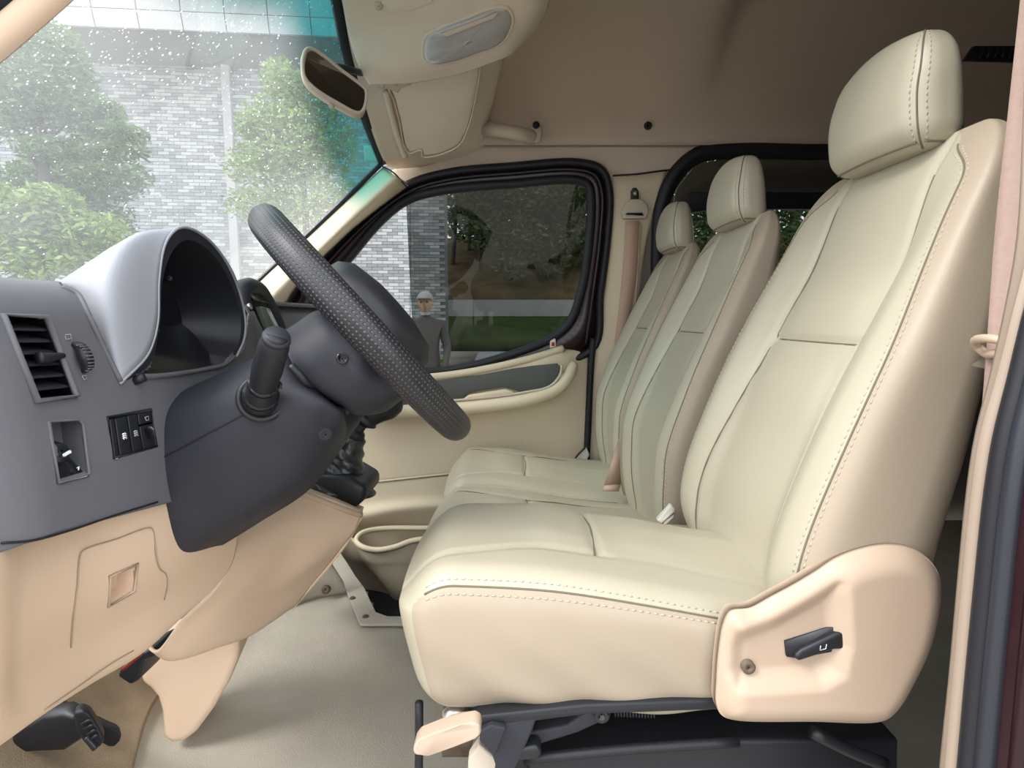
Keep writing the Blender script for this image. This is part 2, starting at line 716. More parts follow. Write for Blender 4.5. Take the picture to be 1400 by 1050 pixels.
def Z(z):
    return z + ZC


# outlines on the far side (pixels of the photograph turned into places on the body side)
DOOR_OUT = [(388, 452), (398, 408), (440, 356), (500, 296), (556, 255), (610, 238), (700, 229), (790, 224),
            (822, 234), (832, 262), (830, 320), (820, 400), (810, 476), (700, 505), (560, 522), (440, 500)]
GLASS = [(428, 440), (446, 396), (485, 345), (522, 302), (558, 274), (605, 261), (700, 252), (786, 247),
         (804, 254), (808, 275), (804, 340), (794, 400), (772, 448), (690, 487), (575, 508), (460, 480)]
door_loop = cr([tuple(PW(*q)) for q in DOOR_OUT], 120, True)
glass_loop = cr([tuple(PW(*q, 0.02)) for q in GLASS], 120, True)
REAR_OUT = [(898, 330), (902, 285), (920, 240), (952, 212), (1000, 205), (1100, 206), (1200, 207), (1235, 215),
            (1250, 250), (1250, 380), (1240, 420), (1200, 430), (1000, 430), (915, 425), (900, 400)]
REAR_IN = [(908, 335), (912, 292), (928, 250), (956, 222), (1000, 215), (1100, 216), (1196, 217), (1225, 224),
           (1240, 255), (1240, 376), (1232, 412), (1196, 420), (1000, 420), (922, 415), (910, 395)]
rear_loop = cr([tuple(PW(*q)) for q in REAR_OUT], 100, True)
rear_in = cr([tuple(PW(*q, 0.012)) for q in REAR_IN], 100, True)
door_xz = [(p[0], p[2]) for p in door_loop]
rear_xz = [(p[0], p[2]) for p in rear_loop]


def far_hole(p):
    return inside(door_xz, p[0], p[2]) or inside(rear_xz, p[0], p[2])


# floor, with the step well cut out beside the far door
fx = np.linspace(-0.95, 2.6, 120)
fy = np.linspace(0.30, 2.2, 90)
gx, gy = np.meshgrid(fx, fy, indexing='ij')
gz = 0.10 * sstep(-0.62, -0.95, gx) * 2.2
gz = gz + 0.0 * gy
well = [tuple(PZ(*q, 0.0))[:2] for q in ((452, 752), (470, 782), (490, 800), (512, 842), (522, 846), (620, 846), (760, 846))]
well = [(-0.9, 2.5)] + well + [(0.2, 2.5)]
fv = np.stack([gx, gy, gz], -1).reshape(-1, 3)
ff = [q for q in grid_faces(120, 90) if not inside(well, *fv[list(q)].mean(0)[:2])]
floor = obj('floor', fv, ff, 'floor_vinyl', origin=Vector((0, 0, 0)))
struct(floor, 'worn grey beige vinyl floor of the van cab', 'floor')
solid(floor, 0.03)
# carpet on the toe board
cx = np.linspace(-0.96, -0.47, 50)
cy = np.linspace(0.34, 1.16, 70)
gx, gy = np.meshgrid(cx, cy, indexing='ij')
edge_x = -0.56 + 0.06 * np.sin(gy * 5.0) - 0.10 * sstep(0.8, 1.15, gy)
gx = -0.96 + (gx + 0.96) / 0.49 * (edge_x + 0.96)
gz = 0.10 * sstep(-0.62, -0.95, gx) * 2.2 + 0.010
cw = obj('carpet_mat', np.stack([gx, gy, gz], -1).reshape(-1, 3), grid_faces(50, 70), 'carpet')
solid(cw, 0.009, -1)
tag(cw, 'brown carpet under the pedals in the driver footwell', 'carpet')
# the step well itself
wl_ = [Vector((p[0], p[1], 0.0)) for p in well]
mb = MB()
top = [Vector((p[0], min(p[1], 2.3), -0.005)) for p in well]
bot = [Vector((p[0] * 0.98, min(p[1] + 0.02, 2.3), -0.30)) for p in well]
k = len(top)
mb.add(top + bot, [(i, (i + 1) % k, (i + 1) % k + k, i + k) for i in range(k)] + [tuple(range(k, 2 * k))])
stepw = mb.build('trim_6', 'black_plastic', smooth=False)
struct(stepw, 'black step well sunk beside the far door', 'step')
# metal sill edge plate round the well
edge = [PZ(470, 802, 0.004), PZ(455, 775, 0.004), PZ(440, 750, 0.004), PZ(456, 744, 0.004), PZ(475, 772, 0.004), PZ(486, 790, 0.004), PZ(498, 806, 0.004), PZ(514, 840, 0.004), PZ(530, 846, 0.004), PZ(640, 846, 0.004),
        PZ(640, 857, 0.004), PZ(492, 857, 0.004)]
tr = prism('trim_5', edge, (0, 0, 0.008), 'floor_vinyl', bev=0.003)
struct(tr, 'bare edge plate screwed round the step well', 'sill plate')
for q in ((482, 818), (500, 843)):
    c = PZ(*q, 0.012)
    disc_lathe('screw', c, (0, 0, 1), [(0.001, 0.003), (0.007, 0.003), (0.009, 0.0)], 'rust_metal', tr, 12)
# kick panel by the far pillar foot
kp = patch('trim_7', [[P(370, 745, 1.56), P(420, 745, 1.58), P(446, 758, 1.60)],
                      [P(350, 790, 1.54), P(430, 785, 1.55), P(466, 790, 1.57)],
                      [PZ(330, 870, 0.0), PZ(420, 822, 0.0), PZ(474, 812, 0.0)]], 12, 12, 'floor_vinyl', thick=0.01)
struct(kp, 'grey kick panel at the foot of the far pillar', 'kick panel')
disc_lathe('screw', P(446, 806, 1.555), (0.1, -1, 0.3), [(0.012, -0.004), (0.012, 0.004), (0.007, 0.006), (0.001, 0.004)], 'rust_metal', kp, 14)

# ceiling: curved section from side to side
sec = [(2.126, 0.60), (2.10, 0.70), (2.04, 0.82), (1.92, 0.92), (1.72, 0.985), (1.4, 1.0),
       (1.08, 0.985), (0.88, 0.92), (0.76, 0.82), (0.70, 0.70), (0.674, 0.60)]
rows = []
for x, lift in ((-0.20, -0.06), (0.0, -0.01), (0.3, 0.0), (0.62, 0.0), (0.70, 0.06), (0.85, 0.09), (1.6, 0.09), (2.6, 0.09)):
    rows.append([(x, y, Z(z + lift * sstep(0.6, 0.95, z))) for y, z in sec])
ceiling = patch('ceiling', rows, 70, 50, 'headliner', thick=0.03, off=1)
struct(ceiling, 'stained brown fabric headliner of the van', 'ceiling')
sc_ = PW(886, 172)
screw = disc_lathe('screw', P(886, 172, 2.075), (0, -1, -0.35), [(0.013, -0.006), (0.013, 0.002), (0.008, 0.006), (0.001, 0.003)], 'dark_metal', ceiling, 16)

# far side of the body with the openings for the door window and the rear window
def left_of_pillar(p):
    a, b = pix(p)
    return b > 226 and a < 345 + (392 - b) * 1.047 + 26


nz, nx = 64, 330
xs = np.linspace(-0.52, 2.6, nx)
zs = np.linspace(Z(-0.1), Z(0.60), nz)
gx, gz = np.meshgrid(xs, zs, indexing='ij')
gy = 2.28 - 0.22 * np.maximum(0, gz - ZC + 0.1)
vv = np.stack([gx, gy, gz], -1).reshape(-1, 3)
ff = [q for q in grid_faces(nx, nz) if not far_hole(vv[list(q)].mean(0))
      and not left_of_pillar(vv[q[0]])]
wr = obj('wall_right', vv, ff, 'headliner', origin=Vector((0, 0, 0)))
struct(wr, 'brown lined body side over and behind the far door', 'wall')
solid(wr, 0.03, -1)
low = patch('lower_lining', [[(0.285, 2.28, Z(-0.1)), (1.4, 2.28, Z(-0.1)), (2.6, 2.28, Z(-0.1))],
                             [(0.275, 2.28, Z(-0.5)), (1.4, 2.28, Z(-0.5)), (2.6, 2.28, Z(-0.5))],
                             [(0.265, 2.28, -0.1), (1.4, 2.28, -0.1), (2.6, 2.28, -0.1)]], 6, 10, 'rear_trim', wr, 0.03, off=-1)
# beige pillar lining behind the far door
bp_rows = [[PW(838, 240, .006), PW(880, 236, .006), PW(912, 233, .006)],
           [PW(835, 330, .012), PW(862, 330, .02), PW(884, 330, .010)],
           [PW(824, 420, .012), PW(852, 420, .02), PW(872, 420, .010)],
           [PW(812, 500, .012), PW(842, 500, .02), PW(864, 500, .010)],
           [PW(803, 640, .012), PW(830, 640, .02), PW(852, 640, .010)]]
pillar_shade = patch('pillar_shade_sheet', [[PW(880, 285, .009), PW(905, 285, .009)], [PW(858, 420, .009), PW(903, 420, .009)], [PW(850, 640, .009), PW(905, 640, .009)]], 12, 6, 'rear_trim', wr, 0.004)  # dark sheet added for the shade between belt and seat
pil = patch('trim_4', bp_rows, 24, 12, 'door_beige', thick=0.01)
struct(pil, 'beige lining of the pillar behind the far door', 'pillar trim')
tube('joint', [PW(838, 240, .012), PW(870, 238, .014), PW(900, 234, .01), PW(918, 232, .008)], 0.003, 'black_rubber', pil, n=12)

# back and near side of the body
wb = obj('wall_back', [(2.6, 0.4, -0.05), (2.6, 2.32, -0.05), (2.6, 2.32, Z(1.12)), (2.6, 0.4, Z(1.12)),
                       (2.66, 0.4, -0.05), (2.66, 2.32, -0.05), (2.66, 2.32, Z(1.12)), (2.66, 0.4, Z(1.12))],
         [(0, 1, 2, 3), (7, 6, 5, 4), (0, 4, 5, 1), (1, 5, 6, 2), (2, 6, 7, 3), (3, 7, 4, 0)], 'rear_trim', smooth=False)
struct(wb, 'dark lined rear end of the van body', 'wall')
nrows = []
for x in (0.44, 0.7, 1.5, 2.6):
    nrows.append([(x, 0.42, -0.45), (x, 0.42, Z(-0.1)), (x, 0.52, Z(0.35)), (x, 0.674, Z(0.60))])
wlft = patch('wall_left', nrows, 14, 14, 'rear_trim', thick=0.04, off=1)
struct(wlft, 'near body side behind the driver door opening', 'wall')
skin_rows = []
for x in (0.47, 0.8, 1.5, 2.64):
    skin_rows.append([(x, 0.36, -0.5), (x, 0.36, Z(-0.1)), (x, 0.46, Z(0.35)), (x, 0.61, Z(0.62)), (x, 0.72, Z(0.95)), (x, 1.0, Z(1.12))])
patch('painted_skin', skin_rows, 12, 16, 'maroon_paint', wlft, 0.01, off=0)
hp_ = patch('trim_9', [[(-0.64, 0.43, -0.45), (-0.64, 0.43, 0.2), (-0.66, 0.43, Z(0.03))], [(-0.70, 0.38, -0.45), (-0.70, 0.38, 0.2), (-0.72, 0.38, Z(0.035))],
                       [(-1.15, 0.38, -0.45), (-1.15, 0.38, 0.2), (-1.15, 0.40, Z(0.03))]], 12, 12, 'maroon_paint', thick=0.02, off=0)
struct(hp_, 'dark maroon hinge pillar in front of the driver door opening', 'pillar')
# small black vent grille high on the near-side lining
vg = thing('vent_grille', 'small black grille high behind the driver headrest', 'vent', P(1355, 74, 1.5))
prism('grille_frame', [P(1318, 82, 1.5), P(1332, 62, 1.5), P(1400, 62, 1.5), P(1400, 84, 1.5)], (0, 0.012, 0), 'black_plastic', vg, 0.003)
for i in range(6):
    a = P(1340 + 10 * i, 79, 1.497)
    b = P(1345 + 10 * i, 66, 1.497)
    tube('slat', [a, b], 0.0035, 'dark_metal', vg, 6)

# ------------------------------------------------------------------ windscreen
ws_top = [(-0.44, 0.79, Z(0.55)), (-0.44, 1.0, Z(0.61)), (-0.43, 1.18, Z(0.68)), (-0.41, 1.4, Z(0.765)),
          (-0.43, 1.62, Z(0.68)), (-0.44, 1.8, Z(0.61)), tuple(P(523, 222, 2.02))]
far_a = [P(345, 392, 2.12), P(432, 311, 2.07), P(523, 222, 2.02)]
d0 = far_a[0] - far_a[1]
fb = far_a[0] + d0 * 0.35
fm = far_a[1]


def mir(p):
    return (p[0], 2.8 - p[1], p[2])


ws_bot = [mir(fb), (fb.x - 0.07, 1.0, fb.z), (fb.x - 0.1, 1.4, fb.z), (fb.x - 0.07, 1.8, fb.z), tuple(fb)]
ws_mid = [mir(fm), (fm.x - 0.05, 1.0, fm.z + 0.03), (fm.x - 0.06, 1.4, fm.z + 0.09), (fm.x - 0.05, 1.8, fm.z + 0.03), tuple(fm)]
w1 = patch('window_1', [ws_bot, ws_mid, ws_top], 40, 60, 'windscreen_glass', thick=0, uv=True)
struct(w1, 'dusty and glare-hazed windscreen with a teal shade band and water specks', 'windscreen')
# dust and dried water specks on the upper part of the screen
g = patch_verts([ws_bot, ws_mid, ws_top], 40, 60)
mb = MB()
for i in range(2600):
    u = nrs.beta(2.6, 1.25)
    w = nrs.rand()
    a, b = u * 38.99, w * 58.99
    ia, ib = int(a), int(b)
    c = g[ia, ib] + (g[ia + 1, ib] - g[ia, ib]) * (a - ia) + (g[ia, ib + 1] - g[ia, ib]) * (b - ib)
    e1 = g[ia + 1, ib] - g[ia, ib]
    e2 = g[ia, ib + 1] - g[ia, ib]
    e1 = e1 / np.linalg.norm(e1)
    e2 = e2 / np.linalg.norm(e2)
    nn = np.cross(e1, e2)
    r = 0.0007 + 0.0021 * nrs.rand() ** 3
    an = nrs.rand() * 6.28
    v = [c + r * (math.cos(an + q * 1.257) * e1 * (0.7 + 0.6 * nrs.rand()) + math.sin(an + q * 1.257) * e2) for q in range(5)]
    s = -1 if nn[0] > 0 else 1
    v.append(c + nn * s * r * 0.5)
    mb.add(v, [(q, (q + 1) % 5, 5) for q in range(5)])
material('water_speck', (0.9, 0.92, 0.92), 0.3, 0.5)
_n, _l = MAT['water_speck'].node_tree.nodes, MAT['water_speck'].node_tree.links
_t = _n.new('ShaderNodeBsdfTranslucent')
_m = _n.new('ShaderNodeMixShader')
_m.inputs[0].default_value = 0.75
_l.new(_n['Principled BSDF'].outputs[0], _m.inputs[1])
_l.new(_t.outputs[0], _m.inputs[2])
_l.new(_m.outputs[0], _n['Material Output'].inputs['Surface'])
sk = mb.build('water_specks', 'water_speck', w1)
sk['kind'] = 'stuff'
# black edge of the screen
tube('rubber_seal', ws_top, 0.016, 'black_rubber', w1, 8, n=60, flat=0.7)
tube('rubber_seal', [fb, fm, ws_top[-1]], 0.009, 'black_rubber', w1, 8, n=30)
tube('rubber_seal', [mir(fb), mir(fm), ws_top[0]], 0.022, 'black_rubber', w1, 8, n=30)

# pillars beside the screen
ap = patch('trim_1', [[fb + Vector((0, 0, -0.05)), far_a[0] + Vector((0.004, 0, 0)), far_a[1] + Vector((0.004, 0, 0)), P(524, 228, 2.02)],
                      [P(345, 440, 2.06), P(372, 408, 2.04), P(462, 318, 2.01), P(542, 242, 1.97)],
                      [PW(378, 475, 0.05), PW(393, 412, 0.04), PW(470, 325, 0.03), PW(560, 254, 0.02)]], 16, 40, 'door_beige', thick=0.012)
struct(ap, 'cream windscreen pillar trim on the far side', 'pillar trim')
tube('joint', [P(520, 226, 2.012), P(538, 236, 1.965), P(556, 256, 2.06)], 0.0025, 'black_rubber', ap, n=12)
na = [Vector(mir(fb)), Vector(mir(fm)), Vector(ws_top[0]) + Vector((0.03, 0, 0.03))]
ap2 = patch('trim_2', [[na[0] + Vector((0.005, 0, -0.05)), na[1] + Vector((0.005, 0, -0.05)), na[2] + Vector((0.005, 0, -0.05))],
                       [na[0] + Vector((0.012, -0.008, -0.038)), na[1] + Vector((0.012, -0.008, -0.038)), na[2] + Vector((0.012, -0.008, -0.038))],
                       [na[0] + Vector((0.006, -0.012, -0.026)), na[1] + Vector((0.006, -0.012, -0.026)), na[2] + Vector((0.006, -0.012, -0.026))]],
            10, 24, 'beige_panel', thick=0.012)
struct(ap2, 'beige windscreen pillar trim on the driver side', 'pillar trim')
tube('rubber_seal', [na[0] + Vector((0.0, -0.012, 0.004)), na[1] + Vector((0.0, -0.012, 0.004)), na[2] + Vector((0.0, -0.012, 0.004))], 0.031,
     'black_rubber', ap2, 10, n=20)

# header above the screen
h1 = [(-0.10, 2.15, 0.60), (-0.10, 2.1, 0.62), (-0.05, 1.85, 0.72), (0.0, 1.6, 0.79), (0.05, 1.4, 0.83), (0.0, 1.2, 0.79), (-0.05, 0.95, 0.72), (-0.10, 0.70, 0.62)]
h2 = [(-0.14, 2.15, 0.67), (-0.14, 2.1, 0.70), (-0.06, 1.85, 0.88), (0.0, 1.6, 0.97), (0.06, 1.4, 1.0), (0.0, 1.2, 0.97), (-0.06, 0.95, 0.88), (-0.14, 0.70, 0.70)]
hm = [(-0.27, 2.15, 0.55), (-0.27, 2.07, 0.58), (-0.25, 1.83, 0.655), (-0.23, 1.61, 0.725), (-0.2, 1.4, 0.79), (-0.23, 1.19, 0.725), (-0.25, 0.97, 0.655), (-0.27, 0.73, 0.58)]
w_t = [(-0.415, 2.12, Z(0.525)), ws_top[6], ws_top[5], ws_top[4], ws_top[3], ws_top[2], ws_top[1], ws_top[0]]
hd = patch('trim_3', [[(p[0] + 0.006, p[1], p[2] + 0.004) for p in w_t], [(a, b, Z(c)) for a, b, c in hm], [(a, b, Z(c)) for a, b, c in h1],
                      [(a, b, Z(c)) for a, b, c in h2]], 40, 60, 'visor_cloth', thick=0.01, off=1)
struct(hd, 'beige cloth header lining above the windscreen', 'header trim')

# ------------------------------------------------------------------ far door
dl = thing('door_1', 'closed far side door with beige panel and dark framed window', 'door', (-0.2, 2.26, Z(-1.0)))
dl['kind'] = 'structure'
# window frame between outer seal and glass
n = 120
vv = np.vstack([door_loop, glass_loop + np.array([0, 0.0, 0])])
fr = obj('window_frame', vv, [(i, (i + 1) % n, (i + 1) % n + n, i + n) for i in range(n)], 'maroon_paint', dl)
solid(fr, 0.02, 0)
tube('door_seal', door_loop + np.array([0, -0.012, 0]), 0.020, 'black_rubber', dl, 10, True, flat=0.75)
tube('seal_lip', [PW(*q, 0.035) for q in ((412, 402), (446, 362), (506, 301), (562, 261), (612, 246), (700, 237), (788, 232),
                                           (814, 240), (823, 264), (821, 320), (811, 400), (801, 470))], 0.0045, 'rubber_highlight', dl, 6, n=80)
tube('glass_channel', glass_loop + np.array([0, -0.008, 0]), 0.016, 'black_rubber', dl, 10, True)
tube('rear_seal', [PW(811, 462, .02), PW(808, 500, .02), PW(805, 560, .02), PW(801, 650, .02)], 0.013, 'black_rubber', dl, 8, n=20)
# sliding tinted pane, its front edge stands open
gp = [q for q in glass_loop]
def clipx(loop, lo, hi):
    out = []
    for i in range(len(loop)):
        a, b = loop[i], loop[(i + 1) % len(loop)]
        for lim, keep in ((lo, 1), (hi, -1)):
            pass
        ina = lo <= a[0] <= hi
        inb = lo <= b[0] <= hi
        if ina:
            out.append(a)
        if ina != inb:
            lim = lo if min(a[0], b[0]) < lo <= max(a[0], b[0]) else hi
            t = (lim - a[0]) / (b[0] - a[0])
            out.append(a + (b - a) * t)
    return out


pane_x = PW(561, 380, 0.02).x
rp = clipx(glass_loop, pane_x, 9)
rp = [Vector(q) for q in rp]
pane = obj('tinted_pane', [q + Vector((0, 0.0, 0)) for q in rp], [tuple(range(len(rp)))], 'tinted_glass', dl, smooth=False)
lpn = [Vector(q) + Vector((0, 0.012, 0)) for q in clipx(glass_loop, -9, pane_x + 0.01)]
glass_material('clear_glass', (0.96, 0.97, 0.97), 0.6)
obj('clear_pane', lpn, [tuple(range(len(lpn)))], 'clear_glass', dl, smooth=False)
tube('pane_edge', [PW(561, 268, 0.02), PW(561, 380, 0.02), PW(561, 500, 0.02)], 0.0012, 'grey_insert', dl, 6, n=10)

# door panel (swells towards the cab under the arm rest)
DP = [
    [(380, 470, 0.0), (480, 515, 0.0), (560, 513, 0.0), (640, 503, 0.0), (710, 489, 0.0), (765, 474, 0.0), (806, 470, 0.0)],
    [(380, 500, 0.02), (480, 530, 0.05), (560, 522, 0.06), (640, 512, 0.06), (710, 499, 0.06), (765, 486, 0.05), (805, 490, 0.0)],
    [(380, 560, 0.02), (480, 560, 0.04), (560, 556, 0.04), (640, 550, 0.04), (710, 545, 0.04), (765, 535, 0.03), (804, 530, 0.0)],
    [(380, 600, 0.01), (480, 600, 0.02), (560, 598, 0.02), (640, 595, 0.02), (710, 592, 0.02), (765, 590, 0.01), (802, 590, 0.0)],
    [(380, 668, 0.02), (480, 662, 0.02), (560, 653, 0.02), (640, 645, 0.02), (710, 640, 0.02), (765, 636, 0.02), (800, 632, 0.0)],
]
door_panel = patch('door_panel', [[PW(a, b, c) for a, b, c in r] for r in DP], 60, 80, 'door_beige', dl, 0.012, off=-1)
lower = patch('lower_panel', [
    [PW(380, 662, 0.014), PW(480, 656, 0.014), PW(560, 647, 0.014), PW(640, 639, 0.014), PW(800, 626, 0.014)],
    [PW(380, 671, 0.024), PW(480, 665, 0.024), PW(560, 656, 0.024), PW(640, 648, 0.024), PW(800, 635, 0.024)],
    [PW(380, 700, 0.03), PW(480, 690, 0.03), PW(560, 681, 0.03), PW(640, 676, 0.03), PW(800, 664, 0.03)],
    [PW(400, 726, 0.03), PW(490, 708, 0.05), PW(560, 694, 0.05), PW(640, 690, 0.05), PW(800, 678, 0.05)],
    [PW(400, 740, 0.0), PW(490, 726, 0.0), PW(560, 719, 0.0), PW(640, 718, 0.0), PW(800, 706, 0.0)],
    [PW(400, 800, -0.01), PW(490, 800, -0.01), PW(560, 800, -0.01), PW(640, 800, -0.01), PW(800, 800, -0.01)]],
    40, 50, 'door_beige', dl, 0.012, off=-1)
tube('panel_joint', [PW(478, 664, 0.028), PW(560, 655, 0.028), PW(640, 647, 0.028), PW(760, 638, 0.028)], 0.0025, 'seam_thread', dl, n=20)
# grey insert and arm rest
ins = [PW(540, 524, 0.068), PW(600, 520, 0.068), PW(660, 512, 0.068), PW(700, 504, 0.068), PW(730, 500, 0.068), PW(762, 497, 0.068),
       PW(767, 503, 0.068), PW(762, 520, 0.068), PW(748, 530, 0.068), PW(715, 538, 0.068), PW(702, 532, 0.068), PW(690, 529, 0.068),
       PW(655, 534, 0.068), PW(640, 538, 0.068), PW(628, 549, 0.068), PW(540, 556, 0.068)]
prism('arm_insert', ins, (0, 0.05, 0), 'grey_insert', dl, 0.003)
tube('arm_rest', [PW(470, 568, 0.085), PW(540, 564, 0.095), PW(600, 560, 0.10), PW(660, 555, 0.10), PW(720, 546, 0.10), PW(760, 532, 0.095),
                  PW(778, 512, 0.085), PW(784, 498, 0.06)], [0.024, 0.03, 0.034, 0.034, 0.034, 0.032, 0.028, 0.02], 'door_beige', dl, 14, n=50, flat=0.85)
tube('insert_bead', [PW(560, 551, 0.115), PW(640, 546, 0.115), PW(720, 536, 0.115), PW(752, 528, 0.112), PW(766, 512, 0.105), PW(768, 499, 0.095)],
     0.005, 'mirror_shell', dl, 8, n=40)
prism('pull_cup', [PW(630, 547, 0.075), PW(642, 539, 0.075), PW(690, 531, 0.075), PW(703, 535, 0.075), PW(703, 541, 0.075)], (0, -0.03, 0), 'door_beige', dl, 0.008)
tube('window_bead', [PW(545, 519, 0.05), PW(620, 512, 0.06), PW(690, 499, 0.06), PW(740, 486, 0.05), PW(770, 476, 0.035)], 0.014, 'door_beige', dl, 10, n=30)
lk = prism('lock_knob', [PW(752, 476, 0.045), PW(752, 464, 0.045), PW(756, 460, 0.045), PW(760, 464, 0.045), PW(760, 474, 0.045)], (0, 0.012, 0), 'white_plastic', dl, 0.003)
prism('red_mark', [PW(754, 473, 0.048), PW(754, 468, 0.048), PW(758, 468, 0.048), PW(758, 473, 0.048)], (0, 0.003, 0), 'red_mark', lk)
prism('scuff_plug', [PW(709, 604, 0.02), PW(709, 598, 0.02), PW(714, 597, 0.02), PW(714, 604, 0.02)], (0, 0.006, 0), 'door_beige', dl, 0.002)
# pocket
rim = [(474, 738), (490, 728), (520, 722), (580, 721), (660, 720), (760, 718)]
rimf = [(474, 738), (486, 748), (505, 752), (530, 750), (556, 741), (575, 736), (680, 738), (760, 736)]
tube('pocket_rim', [PW(760, 722, 0.03), PW(660, 722, 0.035), PW(580, 722, 0.035), PW(520, 723, 0.04), PW(495, 729, 0.08), PW(487, 739, 0.12),
                    PW(496, 748, 0.16), PW(515, 752, 0.17), PW(540, 748, 0.17), PW(562, 740, 0.16), PW(585, 737, 0.16), PW(680, 738, 0.16), PW(760, 736, 0.16)],
     0.011, 'door_beige', dl, 8, n=80)
patch('pocket_wall', [
    [PW(484, 742, 0.12), PW(498, 751, 0.165), PW(520, 754, 0.17), PW(545, 749, 0.17), PW(570, 741, 0.16), PW(700, 742, 0.16)],
    [PW(492, 762, 0.12), PW(505, 768, 0.16), PW(525, 769, 0.165), PW(550, 766, 0.165), PW(575, 762, 0.155), PW(700, 762, 0.155)],
    [PW(502, 775, 0.115), PW(512, 776, 0.155), PW(530, 776, 0.16), PW(552, 775, 0.16), PW(575, 772, 0.15), PW(700, 772, 0.15)],
    [PW(530, 810, 0.10), PW(535, 812, 0.14), PW(545, 814, 0.145), PW(560, 815, 0.145), PW(580, 816, 0.14), PW(700, 816, 0.14)],
    [PW(540, 826, 0.08), PW(545, 828, 0.11), PW(552, 829, 0.12), PW(565, 830, 0.12), PW(590, 830, 0.12), PW(700, 830, 0.12)]],
    30, 40, 'door_beige', dl, 0.008)
patch('pocket_side', [
    [PW(452, 716, 0.06), PW(476, 733, 0.07), PW(486, 741, 0.1)],
    [PW(462, 752, 0.06), PW(480, 762, 0.07), PW(494, 764, 0.1)],
    [PW(476, 776, 0.05), PW(492, 778, 0.06), PW(506, 777, 0.09)],
    [PW(502, 816, 0.04), PW(522, 820, 0.05), PW(540, 822, 0.08)]], 20, 20, 'door_beige', dl, 0.008)
patch('pocket_back', [
    [PW(470, 712, 0.0), PW(560, 710, 0.0), PW(760, 706, 0.0)],
    [PW(470, 780, -0.005), PW(560, 780, -0.005), PW(760, 780, -0.005)],
    [PW(500, 830, -0.01), PW(560, 830, -0.01), PW(760, 830, -0.01)]], 10, 10, 'door_beige', dl, 0.01)
prism('lower_edge', [PW(505, 822, 0.03), PW(540, 826, 0.1), PW(640, 828, 0.1), PW(640, 836, 0.1), PW(530, 834, 0.08)], (0, 0.04, -0.03), 'dark_metal', dl, 0.004)

# ------------------------------------------------------------------ rear side window
w2 = thing('window_2', 'dark tinted rear side window with a rounded black rubber frame', 'window', (0.9, 2.2, Z(0.0)))
w2['kind'] = 'structure'
n = 100
mo = np.vstack([rear_loop, rear_in])
f2 = obj('rubber_frame', mo, [(i, (i + 1) % n, (i + 1) % n + n, i + n) for i in range(n)], 'black_rubber', w2)
solid(f2, 0.03, 0)
tube('frame_bead', rear_loop + np.array([0, -0.014, 0]), 0.024, 'black_rubber', w2, 8, True)
obj('glass_pane', [Vector(q) + Vector((0, 0.02, 0)) for q in rear_in], [tuple(range(n))], 'rear_glass', w2, smooth=False)
prism('curtain_rail', [PW(912, 300, -0.0), PW(945, 262, -0.0), PW(975, 262, 0), PW(1250, 262, 0), PW(1250, 286, 0), PW(978, 286, 0), PW(950, 290, 0)],
      (0, 0.02, 0), 'black_plastic', w2, 0.004)
prism('upper_blind', [PW(912, 320, -0.03), PW(925, 258, -0.03), PW(952, 224, -0.03), PW(1000, 216, -0.03), PW(1245, 216, -0.03), PW(1245, 266, -0.03), PW(960, 266, -0.03), PW(930, 300, -0.03)],
      (0, 0.004, 0), 'headliner', w2, 0.0)

# ------------------------------------------------------------------ near door opening, rear edge (right of the picture)
YB = 0.44
def strip(name, left, right, mat, parent=None, thick=0.006, n=50, off=-1):
    return patch(name, [[P(*q) for q in left], [((P(*a) + P(*b)) / 2 + Vector((0, -0.004, 0))) for a, b in zip(left, right)], [P(*q) for q in right]], 8, n, mat, parent, thick, off)


bt = strip('trim_8', [(1400, -420, .68), (1405, -200, .60), (1410, 0, .54), (1412, 180, .49), (1408, 330, .465), (1392, 430, .46), (1372, 520, .46), (1352, 600, .46), (1340, 680, .46), (1328, 800, .46), (1316, 930, .46), (1302, 1060, .46), (1290, 1200, .46)],
           [(1440, -420, .66), (1445, -200, .58), (1450, 0, .52), (1445, 180, .47), (1432, 330, .445), (1408, 430, .44), (1385, 520, .44), (1362, 600, .44), (1350, 680, .44), (1337, 800, .44), (1324, 930, .44), (1312, 1060, .44), (1300, 1200, .44)],
           'pillar_beige', thick=0.01)
struct(bt, 'beige pillar edge trim at the driver door opening', 'pillar trim')
sl = [(1450, -420, .66), (1455, -200, .58), (1460, 0, .52), (1455, 180, .47), (1440, 330, .44), (1412, 430), (1390, 520), (1370, 600), (1357, 680), (1344, 800), (1331, 930), (1319, 1060), (1305, 1200)]
sl = [q if len(q) == 3 else (q[0], q[1], 0.435) for q in sl]
tube('rubber_seal', [P(a + 6, b, y) for a, b, y in sl], 0.0085, 'black_rubber', bt, 10, n=60)
tube('seal_lip', [P(a + 18, b, y - .005) for a, b, y in sl], 0.005, 'rubber_highlight', bt, 10, n=60)
tube('seal_lip', [P(a + 27, b, y - .01) for a, b, y in sl], 0.008, 'rubber_highlight', bt, 10, n=60)
strip('painted_frame', [(a + 34, b, y - .005) for a, b, y in sl], [(a + 150, b, y - .055) for a, b, y in sl], 'maroon_paint', bt, 0.01)
tube('painted_flange', [P(a + 72, b, y - .03) for a, b, y in sl], 0.006, 'maroon_paint', bt, 8, n=40)

# ------------------------------------------------------------------ outside
GZ = -0.55
gr = obj('ground', [(-40, -30, GZ), (40, -30, GZ), (40, 13.5, GZ), (-40, 13.5, GZ), (40, 24, GZ + 0.75), (-40, 24, GZ + 0.75), (40, 60, GZ + 4), (-40, 60, GZ + 4)],
         [(0, 1, 2, 3), (3, 2, 4, 5), (5, 4, 6, 7)], 'concrete', smooth=False, origin=Vector((0, 0, GZ)))
struct(gr, 'pale concrete ground outside the van', 'ground')


